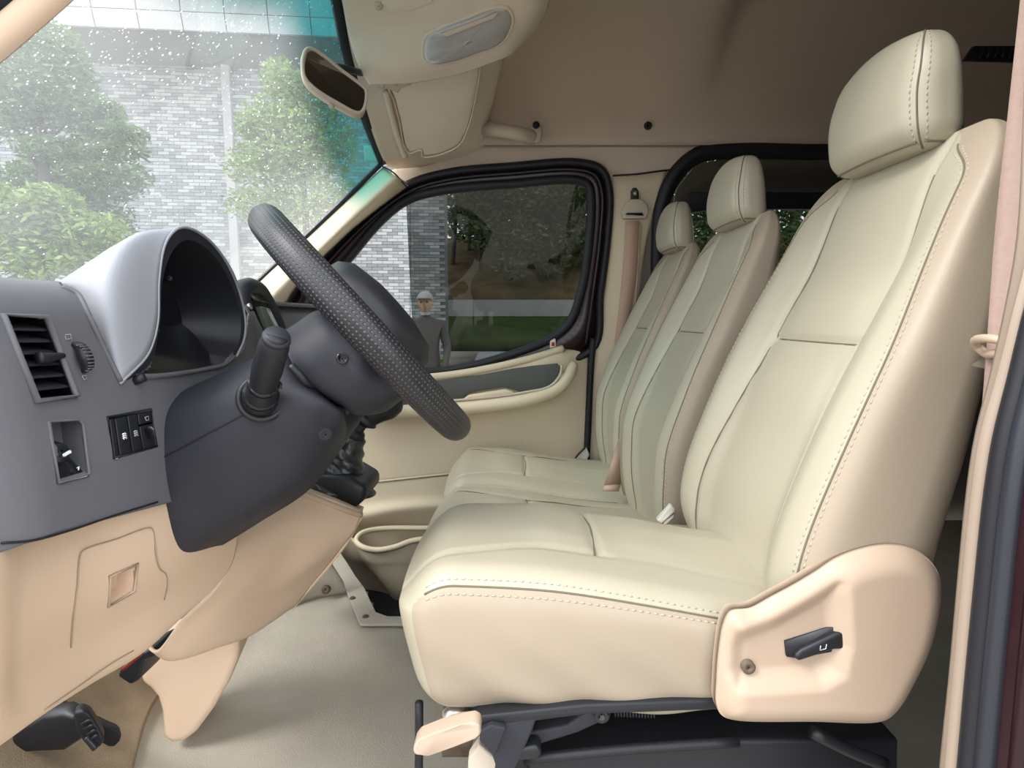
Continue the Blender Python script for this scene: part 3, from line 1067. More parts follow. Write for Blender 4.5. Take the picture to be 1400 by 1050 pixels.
def wall_pt(x, z, out=0.0):
    """place on the tiled facade: x along it, z up, out towards the van"""
    d = Vector((1, 0.09, 0)).normalized()
    nrm = Vector((0.09, -1, 0)).normalized()
    return Vector((0, 12.0, 0)) + d * x + Vector((0, 0, z)) + nrm * out


XR = -1.34
bld = thing('building', 'grey tiled building with a clad overhang beyond the trees', 'building', wall_pt(-7, GZ))
v = [wall_pt(-16, GZ), wall_pt(XR, GZ), wall_pt(XR, 9), wall_pt(-16, 9), wall_pt(-16, GZ, -3), wall_pt(XR, GZ, -3), wall_pt(XR, 9, -3), wall_pt(-16, 9, -3)]
obj('wall', v, [(0, 1, 2, 3), (1, 5, 6, 2), (0, 4, 5, 1), (3, 2, 6, 7), (4, 7, 6, 5), (0, 3, 7, 4)], 'facade_joint', bld, smooth=False)
TW, THh, J = 0.205, 0.062, 0.008
top_z = ZC + 4.7
tiles = []
r_i = 0
z = -0.2
while z < top_z:
    x = XR - (0.0 if r_i % 2 else TW * 0.5) - 0.0
    xx = x
    while xx > -13.5:
        tiles.append((xx - TW, z))
        xx -= TW
    z += THh
    r_i += 1
# only those the windows can show
def seen(t):
    c = wall_pt(t[0] + TW / 2, t[1] + THh / 2)
    a, b = pix(c)
    if -160 < a < 640 and -20 < b < 560:
        return True
    return False


tiles = [t for t in tiles if seen(t)]
def near_pane(t):
    a, b = pix(wall_pt(t[0] + TW / 2, t[1] + THh / 2))
    return (a - 520) ** 2 + (b - 390) ** 2


tiles.sort(key=near_pane)
tm = {}
for kd in ('dark', 'mid', 'pale'):
    bx = MB()
    e1 = (wall_pt(1, 0) - wall_pt(0, 0)) * (TW - J) / 2
    e3 = Vector((0, 0, (THh - J) / 2))
    e2 = (wall_pt(0, 0, 1) - wall_pt(0, 0)) * 0.006
    bx.box((0, 0, 0), e1, e2, e3)
    me = bpy.data.meshes.new('tile')
    me.from_pydata(np.vstack(bx.v).tolist(), [], bx.f)
    me.materials.append(MAT['facade_tile_' + kd])
    tm[kd] = me
for t in tiles[:300]:
    rr = nrs.rand()
    kd = 'dark' if rr < 0.42 else ('mid' if rr < 0.7 else 'pale')
    o = bpy.data.objects.new('tile', tm[kd])
    C.objects.link(o)
    o.location = wall_pt(t[0] + TW / 2, t[1] + THh / 2, 0.006) - Vector(bld['_o'])
    o.parent = bld
rest = tiles[300:]
c0 = np.array([tuple(wall_pt(t[0] + TW / 2, t[1] + THh / 2, 0.006)) for t in rest])
e1 = np.array(tuple(e1)); e2 = np.array(tuple(e2)); e3 = np.array(tuple(e3))
vv = np.stack([c0 + sx * e1 + sy * e2 + sz * e3 for sx in (-1, 1) for sy in (-1, 1) for sz in (-1, 1)], 1).reshape(-1, 3)
bf = [(2, 3, 7, 6), (0, 2, 6, 4), (1, 5, 7, 3), (0, 1, 3, 2), (4, 6, 7, 5)]
fa = [tuple(8 * i + q for q in f) for i in range(len(rest)) for f in bf]
tn = np.repeat(nrs.rand(len(rest)), len(bf))
tl = obj('tiling', vv, fa, 'facade_tile', bld, smooth=False, tone=tn)
tl['kind'] = 'stuff'
# clad overhang: panels one by one
pz = ZC + 4.74
for i in range(18):
    x1 = XR - 0.1 - i * 0.69
    x0 = x1 - 0.675
    prism('cladding_panel', [wall_pt(x0, pz + 0.26, 1.3), wall_pt(x1, pz + 0.26, 1.3), wall_pt(x1, pz + 2.6, 1.62), wall_pt(x0, pz + 2.6, 1.62)],
          tuple(wall_pt(0, 0, -0.05) - wall_pt(0, 0)), 'cladding', bld, 0.004, 2, smooth=False)
    prism('lip_panel', [wall_pt(x0, pz, 1.22), wall_pt(x1, pz, 1.22), wall_pt(x1, pz + 0.25, 1.3), wall_pt(x0, pz + 0.25, 1.3)],
          tuple(wall_pt(0, 0, -0.05) - wall_pt(0, 0)), 'cladding_lip', bld, 0.004, 2, smooth=False)
prism('soffit', [wall_pt(-14, pz + 0.02, 1.2), wall_pt(XR, pz + 0.02, 1.2), wall_pt(XR, pz - 0.1, 0), wall_pt(-14, pz - 0.1, 0)], (0, 0, 0.1), 'soffit', bld, smooth=False)
prism('overhang_core', [wall_pt(-14, pz + 0.1, 1.1), wall_pt(XR, pz + 0.1, 1.1), wall_pt(XR, pz + 2.6, 1.4), wall_pt(-14, pz + 2.6, 1.4)],
      tuple(wall_pt(0, 0, -1.0) - wall_pt(0, 0)), 'facade_joint', bld, smooth=False)
prism('downpipe', [wall_pt(-5.42, GZ, 0.02), wall_pt(-5.27, GZ, 0.02), wall_pt(-5.27, pz - 0.05, 0.02), wall_pt(-5.42, pz - 0.05, 0.02)],
      tuple(wall_pt(0, 0, 0.1) - wall_pt(0, 0)), 'cladding', bld, smooth=False)


def leaves(blobs, n, size, seed, flat=0.5):
    """leaf blades scattered through blobs [(centre, radii, weight)]"""
    r = np.random.RandomState(seed)
    w = np.array([b[2] for b in blobs], dtype=float)
    pick = r.choice(len(blobs), n, p=w / w.sum())
    c = np.array([tuple(b[0]) for b in blobs])[pick]
    rad = np.array([b[1] for b in blobs])[pick]
    d = r.normal(size=(n, 3))
    d /= np.linalg.norm(d, axis=1)[:, None]
    c = c + d * rad * (r.rand(n)[:, None] ** 0.45)
    a = r.normal(size=(n, 3))
    a[:, 2] *= flat
    a /= np.linalg.norm(a, axis=1)[:, None]
    b = np.cross(a, r.normal(size=(n, 3)))
    b /= np.linalg.norm(b, axis=1)[:, None]
    s = size * (0.6 + 0.8 * r.rand(n))[:, None]
    m = np.cross(a, b) * s * 0.12
    v = np.stack([c - a * s, c + b * s * 0.36 + m, c + a * s, c - b * s * 0.36 + m], 1).reshape(-1, 3)
    f = [(4 * i, 4 * i + 1, 4 * i + 2) for i in range(n)] + [(4 * i, 4 * i + 2, 4 * i + 3) for i in range(n)]
    t = np.clip(r.normal(0.45, 0.25, n), 0, 1)
    return v, f, np.concatenate([t, t])


def tree(name, label, cat, base, trunk, limbs, blobs, n, size, leafmat, barkmat, seed, group=None):
    t = thing(name, label, cat, base, group)
    v, f, tn = leaves(blobs, n, size, seed)
    fo = obj('foliage', v, f, leafmat, t, tone=tn)
    fo['kind'] = 'stuff'
    if trunk:
        tube('trunk', trunk[0], trunk[1], barkmat, t, 8, n=14)
    for pts, r0 in limbs:
        tube('branch', pts, [r0, r0 * 0.7, r0 * 0.35], barkmat, t, 6, n=10)
    return t


def Q(px, py, y):
    return P(px, py, y)


# tree seen through the left of the screen
D = 7.0
b0 = Q(58, 330, D); b0.z = GZ
tree('garden_tree', 'dark green spreading tree with forked trunk at the left of the tiled facade', 'tree', b0,
     ([b0, Q(60, 300, D), Q(60, 240, D), Q(61, 192, D)], [0.07, 0.06, 0.055, 0.045]),
     [([Q(61, 192, D), Q(54, 150, D), Q(60, 110, D)], 0.045), ([Q(61, 192, D), Q(92, 165, D), Q(120, 125, D - .2)], 0.04),
      ([Q(60, 240, D), Q(20, 175, D), Q(0, 130, D)], 0.04), ([Q(60, 200, D), Q(150, 190, D), Q(205, 222, D)], 0.03), ([Q(58, 110, D), Q(80, 80, D), Q(90, 60, D)], 0.025)],
     [(Q(40, 110, D), (0.75, 0.5, 0.5), 3), (Q(75, 80, D), (0.35, 0.4, 0.42), 2), (Q(95, 130, D), (0.35, 0.4, 0.4), 2), (Q(20, 150, D), (0.5, 0.4, 0.35), 2),
      (Q(130, 150, D), (0.32, 0.3, 0.16), 1.1), (Q(165, 182, D), (0.28, 0.3, 0.12), 0.6), (Q(120, 178, D), (0.3, 0.3, 0.1), 0.4), (Q(70, 205, D), (0.4, 0.4, 0.16), 1.2), (Q(150, 205, D), (0.45, 0.3, 0.14), 1.0),
      (Q(-40, 130, D), (0.6, 0.5, 0.6), 2)],
     9500, 0.043, 'leaf_deep', 'bark', 11)
D = 6.0
b0 = Q(60, 330, D); b0.z = GZ
tree('shrub', 'low bush with yellow green tips under the forked tree', 'shrub', b0, ([b0, Q(60, 330, D)], [0.03, 0.02]), [],
     [(Q(30, 300, D), (0.5, 0.4, 0.25), 2), (Q(70, 280, D), (0.3, 0.3, 0.2), 1.3), (Q(0, 275, D), (0.25, 0.3, 0.2), 1), (Q(120, 320, D), (0.4, 0.3, 0.25), 1), (Q(-40, 310, D), (0.5, 0.4, 0.4), 1), (Q(50, 350, D), (0.8, 0.4, 0.35), 2.5)],
     8000, 0.042, 'leaf_fresh', 'bark', 12)
D = 8.5
b0 = Q(150, 330, D); b0.z = GZ
tree('shrub', 'wide grey green bush behind the forked tree', 'shrub', b0, ([b0, Q(150, 330, D)], [0.03, 0.02]), [],
     [(Q(60, 245, D), (0.6, 0.4, 0.3), 2), (Q(140, 245, D), (0.7, 0.4, 0.35), 2), (Q(110, 300, D), (0.8, 0.4, 0.5), 3), (Q(20, 300, D), (0.8, 0.4, 0.6), 2)],
     7000, 0.052, 'leaf_deep', 'bark', 13)
D = 7.5
b0 = Q(420, 330, D); b0.z = GZ
tree('garden_tree', 'pale yellow green tree in front of the facade beside the mirror', 'tree', b0,
     ([b0, Q(418, 300, D), Q(410, 200, D)], [0.05, 0.045, 0.03]), [([Q(415, 250, D), Q(380, 200, D), Q(350, 170, D)], 0.02), ([Q(412, 220, D), Q(440, 190, D), Q(450, 150, D)], 0.02)],
     [(Q(385, 115, D), (0.28, 0.3, 0.3), 1.1), (Q(380, 170, D), (0.5, 0.4, 0.35), 2), (Q(350, 175, D), (0.25, 0.3, 0.2), 0.6), (Q(420, 200, D), (0.65, 0.5, 0.5), 3),
      (Q(370, 225, D), (0.6, 0.4, 0.3), 2), (Q(360, 280, D), (0.5, 0.4, 0.25), 1.2), (Q(430, 280, D), (0.7, 0.4, 0.35), 2), (Q(450, 130, D), (0.35, 0.3, 0.3), 1)],
     9500, 0.042, 'leaf_fresh', 'bark', 14)
D = 9.0
b0 = Q(565, 500, D); b0.z = GZ
tree('shrub', 'small bright green bush below the far door window', 'shrub', b0, ([b0, Q(568, 490, D)], [0.02, 0.015]), [],
     [(Q(572, 488, D), (0.22, 0.25, 0.28), 2), (Q(590, 505, D), (0.3, 0.25, 0.25), 1)], 1500, 0.045, 'leaf_fresh', 'bark', 15)

# woods behind the tinted pane
road = obj('road', [(-1.0, 13.6, GZ + 0.06), (12, 13.6, GZ + 0.06), (12, 17.6, GZ + 0.34), (-1.0, 17.6, GZ + 0.34),
                    (-1.0, 13.6, GZ - 0.1), (12, 13.6, GZ - 0.1), (12, 17.6, GZ + 0.1), (-1.0, 17.6, GZ + 0.1)],
           [(0, 1, 2, 3), (7, 6, 5, 4), (0, 4, 5, 1), (1, 5, 6, 2), (2, 6, 7, 3), (3, 7, 4, 0)], 'asphalt', smooth=False)
struct(road, 'pale road behind the tinted door window', 'road')
bank = patch('grass_bank', [[(-2.5, 17.6, GZ + 0.34), (4, 17.6, GZ + 0.34), (13, 17.6, GZ + 0.34)], [(-2.5, 19, GZ + 0.95), (4, 19, GZ + 0.95), (13, 19, GZ + 0.95)],
                            [(-2.5, 20, GZ + 1.2), (4, 20, GZ + 1.2), (13, 20, GZ + 1.2)]], 8, 12, 'grass', thick=0.2)
struct(bank, 'green grass strip along the low grey wall', 'grass')
lw = prism('garden_wall', [(-2.6, 20, GZ + 0.6), (13, 20, GZ + 0.6), (13, 20, ZC + 0.62), (-2.6, 20, ZC + 0.62)], (0, 0.25, 0), 'wall_render', smooth=False)
tag(lw, 'low grey wall in front of the wooded slope', 'wall')
slope = patch('earth_slope', [[(-3, 20.3, ZC + 0.3), (5, 20.3, ZC + 0.3), (14, 20.3, ZC + 0.3)], [(-3, 24, ZC + 2.2), (5, 24, ZC + 2.0), (14, 24, ZC + 2.4)],
                              [(-3, 30, ZC + 3.8), (5, 30, ZC + 3.6), (14, 30, ZC + 4.0)]], 12, 16, 'earth', thick=0.3)
struct(slope, 'brown earth slope under the trees above the low wall', 'slope')
wi = 0
for (px, y, top, lean, rad) in ((618, 23, 250, 4, .10), (640, 25, 245, -3, .12), (655, 22.5, 240, 2, .09), (668, 26, 245, 5, .13), (684, 23, 240, -4, .10),
                                (702, 22, 240, 3, .16), (728, 25, 235, -3, .13), (756, 23, 240, 4, .14), (782, 26, 240, 2, .12), (806, 24, 240, 0, .13),
                                (840, 24, 240, 3, .13), (900, 25, 240, 2, .13), (960, 24, 240, 2, .13), (1020, 25, 235, 2, .13), (1080, 24, 240, -2, .13), (1140, 25, 240, 2, .13)):
    b = P(px, 400, y); b.z = ZC + 0.4 + (y - 20) * 0.45
    t0 = P(px + lean, top - 60, y)
    m0 = (b + t0) / 2 + Vector((0.1, 0, 0))
    blobs = [(P(px + lean + dx, 275 + dy, y - 0.6), (1.1, 0.8, 0.8), 1) for dx, dy in ((0, 0), (22, -25), (-18, -35), (10, 20 + (wi % 3) * 15))]
    if px > 690:
        blobs += [(P(px + 8, 330, y - 0.8), (1.0, 0.8, 0.9), 1.2), (P(px, 365, y - 1), (0.8, 0.6, 0.5), .5)]
    lab = ('slender pale trunk with thin foliage on the wooded slope behind the tinted window' if px < 690 else
           ('leafy tree with hanging branches on the slope behind the tinted window' if px < 830 else 'leafy tree on the slope behind the rear side window'))
    t = tree('woodland_tree', lab, 'tree', b, ([b, m0, t0], [rad, rad * .8, rad * .5]), [], blobs,
             700 if px < 690 else 1500, 0.13, 'leaf_wood', 'bark_pale' if wi % 2 else 'bark', 40 + wi, 'trees on the slope')
    wi += 1

for (px, y, dy) in ((640, 29, 0), (690, 31, -10), (740, 29, 5), (790, 31, -5), (850, 30, 0), (930, 31, -8), (1010, 30, 4), (1090, 31, 0)):
    b = P(px, 380, y); b.z = ZC + 3.4
    blobs = [(P(px + dx, 300 + dz + dy, y), (1.9, 1.0, 1.5), 1) for dx, dz in ((-25, 0), (25, -20), (0, -50), (-15, -85), (20, 25), (20, -110))]
    tree('woodland_tree', 'dense dark tree far back on the wooded slope', 'tree', b, ([b, P(px, 300, y), P(px, 220, y)], [0.16, 0.14, 0.1]), [], blobs,
         2600, 0.21, 'leaf_wood', 'bark', 80 + int(px), 'trees on the slope')

# ------------------------------------------------------------------ person added outside to imitate the photographer reflected in the tinted pane
def add_reflected_person():
    YP = 6.2
    base = P(583, 500, YP); base.z = GZ
    root = thing('person', 'person in pale shirt and white cap added outside in place of the photographer reflected in the tinted window', 'person', base)
    bx, by = base.x, base.y
    H = 1.60
    V, E, Rr = [], [], []

    def add(p, r, prev=None):
        V.append((bx + p[0], by + p[1], GZ + p[2]))
        Rr.append(r)
        if prev is not None:
            E.append((prev, len(V) - 1))
        return len(V) - 1
    pel = add((0, 0, 0.84), (0.145, 0.10))
    sp = add((0, 0.0, 1.0), (0.135, 0.095), pel)
    ch = add((0, 0.0, 1.20), (0.155, 0.10), sp)
    nb = add((0, 0.01, 1.325), (0.07, 0.06), ch)
    nk = add((0.0, 0.0, 1.38), (0.05, 0.05), nb)
    for s in (-1, 1):
        shd_ = add((s * 0.17, 0, 1.27), (0.058, 0.058), ch)
        el = add((s * 0.225, 0.02, 1.0), (0.045, 0.045), shd_)
        wr_ = add((s * 0.21, -0.10, 0.80), (0.03, 0.026), el)
        pm = add((s * 0.205, -0.135, 0.74), (0.036, 0.018), wr_)
        for k, (dx, ln) in enumerate(((-0.024, 0.065), (-0.008, 0.075), (0.008, 0.07), (0.024, 0.055))):
            f1 = add((s * 0.205 + dx, -0.15, 0.705), (0.009, 0.009), pm)
            f2 = add((s * 0.205 + dx, -0.145, 0.705 - ln * 0.5), (0.0085, 0.0085), f1)
            add((s * 0.205 + dx, -0.125, 0.705 - ln), (0.007, 0.007), f2)
        t1 = add((s * 0.17, -0.15, 0.745), (0.010, 0.010), pm)
        add((s * 0.158, -0.155, 0.715), (0.008, 0.008), t1)
        hp = add((s * 0.09, 0, 0.77), (0.085, 0.085), pel)
        kn = add((s * 0.10, -0.01, 0.44), (0.058, 0.058), hp)
        an = add((s * 0.10, 0.02, 0.07), (0.04, 0.04), kn)
        add((s * 0.11, -0.13, 0.035), (0.038, 0.03), an)
    me = bpy.data.meshes.new('body')
    o_ = np.array(V) - np.array(tuple(base))
    me.from_pydata(o_.tolist(), E, [])
    me.materials.append(MAT['shirt'])
    o = bpy.data.objects.new('body', me)
    C.objects.link(o)
    o.parent = root
    o['_o'] = root['_o']
    o.modifiers.new('skin', 'SKIN')
    if not me.skin_vertices:
        me.skin_vertices.new()
    for i, r in enumerate(Rr):
        me.skin_vertices[0].data[i].radius = r
    me.skin_vertices[0].data[0].use_root = True
    subsurf(o, 2)
    # head with face and cap
    c = Vector((bx, by - 0.01, GZ + 1.485))
    n_, m_ = 28, 20
    vv, ff = [], []
    for j in range(m_ + 1):
        ph = math.pi * j / m_
        for i in range(n_):
            a = 2 * math.pi * i / n_
            x, y, z = math.sin(ph) * math.cos(a) * 0.075, math.sin(ph) * math.sin(a) * 0.093, math.cos(ph) * 0.115
            if z < -0.02:
                x *= 1 - 0.35 * min(1, (-z - 0.02) / 0.09)
                y *= 1 - 0.12 * min(1, (-z - 0.02) / 0.09)
            if y < 0:
                y -= 0.018 * math.exp(-((x / 0.012) ** 2 + ((z + 0.015) / 0.02) ** 2))
                y += 0.007 * math.exp(-(((abs(x) - 0.03) / 0.012) ** 2 + ((z - 0.012) / 0.01) ** 2))
                y -= 0.005 * math.exp(-((x / 0.022) ** 2 + ((z + 0.052) / 0.008) ** 2))
            vv.append(c + Vector((x, y, z)))
    hd_ = obj('head', vv, grid_faces(m_ + 1, n_, cv=True), 'skin', root)
    for s in (-1, 1):
        disc_lathe('ear', c + Vector((s * 0.072, 0.01, 0.0)), (s, 0, 0), [(0.026, -0.006), (0.028, 0.004), (0.016, 0.008), (0.001, 0.006)], 'skin', hd_, 12)
        disc_lathe('eye', c + Vector((s * 0.03, -0.083, 0.012)), (0, -1, 0), [(0.009, -0.006), (0.009, 0.0), (0.004, 0.003), (0.001, 0.003)], 'hair', hd_, 12)
    cap = []
    for j in range(9):
        ph = math.pi / 2 * j / 8
        for i in range(n_):
            a = 2 * math.pi * i / n_
            cap.append(c + Vector((math.cos(ph) * math.cos(a) * 0.086, math.cos(ph) * math.sin(a) * 0.104, 0.04 + math.sin(ph) * 0.088)))
    cp = obj('cap', cap, grid_faces(9, n_, cv=True), 'cap_white', root)
    prism('cap_peak', [c + Vector((math.cos(a) * 0.08, -0.07 + math.sin(a) * 0.10, 0.045)) for a in np.linspace(math.pi, 2 * math.pi, 12)], (0, 0, 0.008), 'cap_white', cp)
    prism('collar', [c + Vector((0.05 * math.cos(a), -0.0 + 0.055 * math.sin(a), -0.125)) for a in np.linspace(0, 2 * math.pi, 20, endpoint=False)], (0, 0, 0.03), 'cap_white', root, 0.004)
    lg = [(-1, 1)]
    return root


add_reflected_person()


# ================================================================== seats
SY = 0.85            # driver seat centre line
BX = [(-0.43, 0.345), (-0.40, 0.318), (-0.335, 0.292), (-0.269, 0.296), (-0.138, 0.340), (0.007, 0.406), (0.10, 0.452), (0.164, 0.484), (0.235, 0.515)]
RX = [(-0.43, 0.455), (-0.30, 0.480), (-0.228, 0.492), (-0.148, 0.508), (-0.068, 0.518), (0.068, 0.538), (0.15, 0.546), (0.235, 0.556)]
PROF = {}


def use_profile(bx, rx, zb):
    """the bench backs reach lower than the driver's"""
    PROF['bz'], PROF['bx'] = np.array([b[0] for b in bx]), np.array([b[1] for b in bx])
    PROF['rz'], PROF['rx'] = np.array([b[0] for b in rx]), np.array([b[1] for b in rx])
    PROF['zb'] = zb


use_profile(BX, RX, -0.43)


def smooth_interp(z, zz, xx):
    k = cr([(a, b) for a, b in zip(zz, xx)], 200)
    return np.interp(z, k[:, 0], k[:, 1])


ZT = 0.232


def back_surface(s, t):
    """seat back: s in [0,1) round the section (starts mid front, goes towards the door), t in [0,1] bottom to top"""
    s = np.asarray(s, dtype=float) % 1.0
    t = np.asarray(t, dtype=float)
    ZB = PROF['zb']
    zc = ZB + (ZT - ZB) * t
    # closing factor at top and bottom (round shoulders)
    up = np.clip((zc - (ZT - 0.085)) / 0.085, 0, 1)
    dn = np.clip(((ZB + 0.05) - zc) / 0.05, 0, 1)
    wt = np.sqrt(np.maximum(0, 1 - up ** 2.2)) * 0.62 + 0.38 * (1 - 0.25 * up)
    close = np.sqrt(np.maximum(0.0, 1 - up ** 2.6)) * np.sqrt(np.maximum(0.0, 1 - dn ** 2.6))
    w = (0.237 - 0.028 * sstep(-0.05, 0.2, zc) - 0.012 * sstep(ZB + 0.13, ZB, zc)) * (1 - 0.34 * (1 - np.sqrt(np.maximum(0, 1 - up ** 2))))
    xf = smooth_interp(zc, PROF['bz'], PROF['bx'])
    xr = smooth_interp(zc, PROF['rz'], PROF['rx'])
    xm = (xf + xr) / 2 + 0.012
    th = (xr - xf) / 2 * np.maximum(close, 0.03)
    # section: superellipse-like box, wide front
    a = s * 2 * np.pi
    ca, sa = np.cos(a), np.sin(a)
    e = 0.36
    fx = -np.sign(ca) * np.abs(ca) ** e          # -1 front, +1 back
    fy = -np.sign(sa) * np.abs(sa) ** e          # towards the door first (negative y)
    nrm = (np.abs(fx) ** (2 / e * 0.5) + np.abs(fy) ** (2 / e * 0.5)) ** 0.0
    y = w * fy * (1 - 0.05 * sstep(0.2, 1.0, fx) )
    x = xm + th * fx
    front = sstep(-0.2, -0.95, fx) * np.minimum(1, close * 1.2)
    # hollow between the side bolsters
    ay = np.abs(y) / 0.237
    x = x + front * 0.034 * (1 - sstep(0.42, 0.80, ay)) * sstep(ZB + 0.01, ZB + 0.13, zc) * (1 - 0.7 * sstep(0.05, 0.2, zc))
    # belly of the lower cushion of the back
    # seams: panel edges, cross seam
    ps = panel_half(zc)
    dv = np.abs(np.abs(y) - ps)
    x = x + front * 0.006 * np.exp(-(dv / 0.0055) ** 2) * sstep(ZB + 0.02, ZB + 0.06, zc)
    dh = np.abs(zc - cross_z(y))
    x = x + front * 0.006 * np.exp(-(dh / 0.0055) ** 2) * (np.abs(y) < ps)
    x = x - front * 0.007 * np.exp(-(np.abs(zc - cross_z(y) - 0.05) / 0.04) ** 2) * (1 - sstep(ps * 0.6, ps, np.abs(y)))
    x = x - front * 0.006 * np.exp(-(np.abs(zc - cross_z(y) + 0.06) / 0.05) ** 2) * (1 - sstep(ps * 0.6, ps, np.abs(y)))
    # the whole back leans: top edge drops to the rear
    z = zc + 0.012 * up * (fx - 0.2) * 0 - 0.004
    return np.stack([x, y, z + ZC], -1)


def panel_half(z):
    return 0.118 + 0.028 * sstep(0.0, -0.3, z) - 0.012 * sstep(0.0, 0.2, z)


def cross_z(y):
    return -0.03 + 0.0 * y


def side_s(t):
    """where the stitched seam runs round the section: on the door-side front corner"""
    return 0.148 - 0.030 * sstep(0.45, 0.9, t) - 0.06 * sstep(0.88, 0.965, t) ** 1.5


def surf_normal(fn, s, t):
    d = 1e-3
    a = fn(s + d, t) - fn(s - d, t)
    b = fn(s, np.clip(t + d, 0, 1)) - fn(s, np.clip(t - d, 0, 1))
    n = np.cross(b, a)
    return n / (np.linalg.norm(n, axis=-1, keepdims=True) + 1e-12)


def make_seat(name, label, driver):
    ZB = PROF['zb']
    root = thing(name, label, 'seat', (0.2, SY, 0.0), 'front seats')
    Y0 = np.array([0, SY, 0])
    # --- back
    ns, nt = 400, 120
    # denser along the front
    su = np.linspace(0, 1, ns, endpoint=False)
    su = (su + 0.035 * np.sin(4 * np.pi * su)) % 1
    tu = np.concatenate([np.linspace(0, 0.86, 96, endpoint=False), 1 - (1 - 0.86) * (1 - np.linspace(0, 1, 24)) ** 1.8])
    S, T = np.meshgrid(su, tu, indexing='ij')
    v = back_surface(S, T).reshape(-1, 3) + Y0
    f = grid_faces(ns, nt, cu=True)
    f = [q[::-1] for q in f]
    f.append(tuple(i * nt for i in range(ns)))
    f.append(tuple(reversed([i * nt + nt - 1 for i in range(ns)])))
    back = obj('backrest', v, f, ['leather', 'leather_side_bounce'], root)
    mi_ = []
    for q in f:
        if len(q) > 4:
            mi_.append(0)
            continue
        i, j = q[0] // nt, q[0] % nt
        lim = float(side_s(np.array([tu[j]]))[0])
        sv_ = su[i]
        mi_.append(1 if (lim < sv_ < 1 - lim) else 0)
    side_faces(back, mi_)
    # side seam with double stitching
    tt = np.concatenate([np.linspace(0.06, 0.86, 90), np.linspace(0.865, 0.965, 40)])
    for sgn in (1, -1):
        s0 = side_s(tt) if sgn > 0 else 1 - side_s(tt)
        c = back_surface(s0, tt) + Y0
        tube('seam', c, 0.0013, 'seam_thread', back, 6)
        if sgn > 0 or driver:
            for ds in (-0.012, 0.012):
                c2 = back_surface(s0 + ds, tt) + Y0
                dash_line(c2, 0.0085, 0.0026, 0.0011).build('stitching', 'stitch_thread', back)['kind'] = 'stuff'
    # panel seams on the front
    zz = np.linspace(ZB + 0.06, 0.185, 90)
    t2 = (zz - ZB) / (ZT - ZB)
    sg_ = np.linspace(0.0, 0.2, 400)
    for sgn in (1, -1):
        pts = []
        for tq, zq in zip(t2, zz):
            p = back_surface(sg_, np.full(400, tq))
            k = np.argmin(np.abs(np.abs(p[:, 1]) - panel_half(zq)))
            q = p[k].copy()
            q[1] *= sgn
            pts.append(q + Y0 + np.array([-0.0012, 0, 0]))
        tube('seam', pts[::2], 0.0013, 'seam_thread', back, 5)
    tq = (cross_z(0) - ZB) / (ZT - ZB)
    p = back_surface(np.linspace(-0.2, 0.2, 500), np.full(500, tq))
    p = p[np.abs(p[:, 1]) < panel_half(cross_z(0))]
    p = p[p[:, 0] < 0.5][::8]
    tube('seam', p + Y0 + np.array([-0.0012, 0, 0]), 0.0013, 'seam_thread', back, 5)
    # --- head rest
    half = np.array([0.036, 0.112, 0.070])
    V, Fc, U = rbox(half, 0.030, 0.0055)
    V = head_shape(V)
    head = obj('headrest', V + Y0, Fc, 'leather', root)
    zz = np.linspace(-0.062, 0.064, 40)

    def hedge(sgn, deg):
        a = math.radians(deg)
        return np.stack([np.full(40, -0.006 - 0.0302 * math.sin(a)), np.full(40, sgn * (0.082 + 0.0302 * math.cos(a))), zz * 0.62], -1)

    def hedge2(sgn, deg):
        # runs over the upper and lower round of the block as well
        a = math.radians(deg)
        e = np.array([-math.sin(a), math.cos(a)])
        ph = np.linspace(-1.25, 1.25, 60)
        zc = np.where(np.abs(ph) < 0.8, ph / 0.8 * 0.040, np.sign(ph) * (0.040 + 0.0302 * np.sin((np.abs(ph) - 0.8) / 0.45 * math.pi / 2 * 0.9)))
        rr = np.where(np.abs(ph) < 0.8, 1.0, np.cos((np.abs(ph) - 0.8) / 0.45 * math.pi / 2 * 0.9))
        return np.stack([-0.006 + 0.0302 * e[0] * rr, sgn * (0.082 + 0.0302 * e[1] * rr), zc], -1)
    for sgn in (-1, 1):
        tube('seam', head_shape(hedge2(sgn, 48)) + Y0, 0.0012, 'seam_thread', head, 6)
        if sgn < 0:
            for dg in (62, 30):
                dash_line(head_shape(hedge2(sgn, dg)) + Y0, 0.0075, 0.0022, 0.001).build('stitching', 'stitch_thread', head)['kind'] = 'stuff'
    a_ = math.radians(55)
    base = np.stack([np.full(40, -0.006 - 0.0302 * math.cos(a_)), np.linspace(-0.092, 0.092, 40), np.full(40, -0.040 - 0.0302 * math.sin(a_))], -1)
    tube('seam', head_shape(base) + Y0, 0.0016, 'seam_thread', head, 6)
    base = np.stack([np.linspace(-0.018, 0.03, 20), np.full(20, -0.082 - 0.0302 * math.cos(a_)), np.full(20, -0.040 - 0.0302 * math.sin(a_))], -1)
    tube('seam', head_shape(base) + Y0, 0.0014, 'seam_thread', head, 6)
    for sgn in (-1, 1):
        tube('headrest_post', [(0.540, SY + sgn * 0.05, Z(0.18)), (0.545, SY + sgn * 0.05, Z(0.25))], 0.007, 'zinc', root, 10)
    # --- cushion
    half = np.array([0.260, 0.215, 0.070])
    V, Fc, U = rbox(half, 0.040, 0.0065)
    V2 = cushion_shape(V)
    cush = obj('cushion', V2 + Y0, Fc, ['leather', 'leather_side_bounce'], root)
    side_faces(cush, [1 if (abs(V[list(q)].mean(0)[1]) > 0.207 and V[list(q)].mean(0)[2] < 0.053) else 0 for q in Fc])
    xx = np.linspace(-0.228, 0.2, 90)

    def edge(sgn, deg):
        a = math.radians(deg)
        return np.stack([xx, np.full(90, sgn * (0.175 + 0.0402 * math.cos(a))), np.full(90, 0.030 + 0.0402 * math.sin(a))], -1)
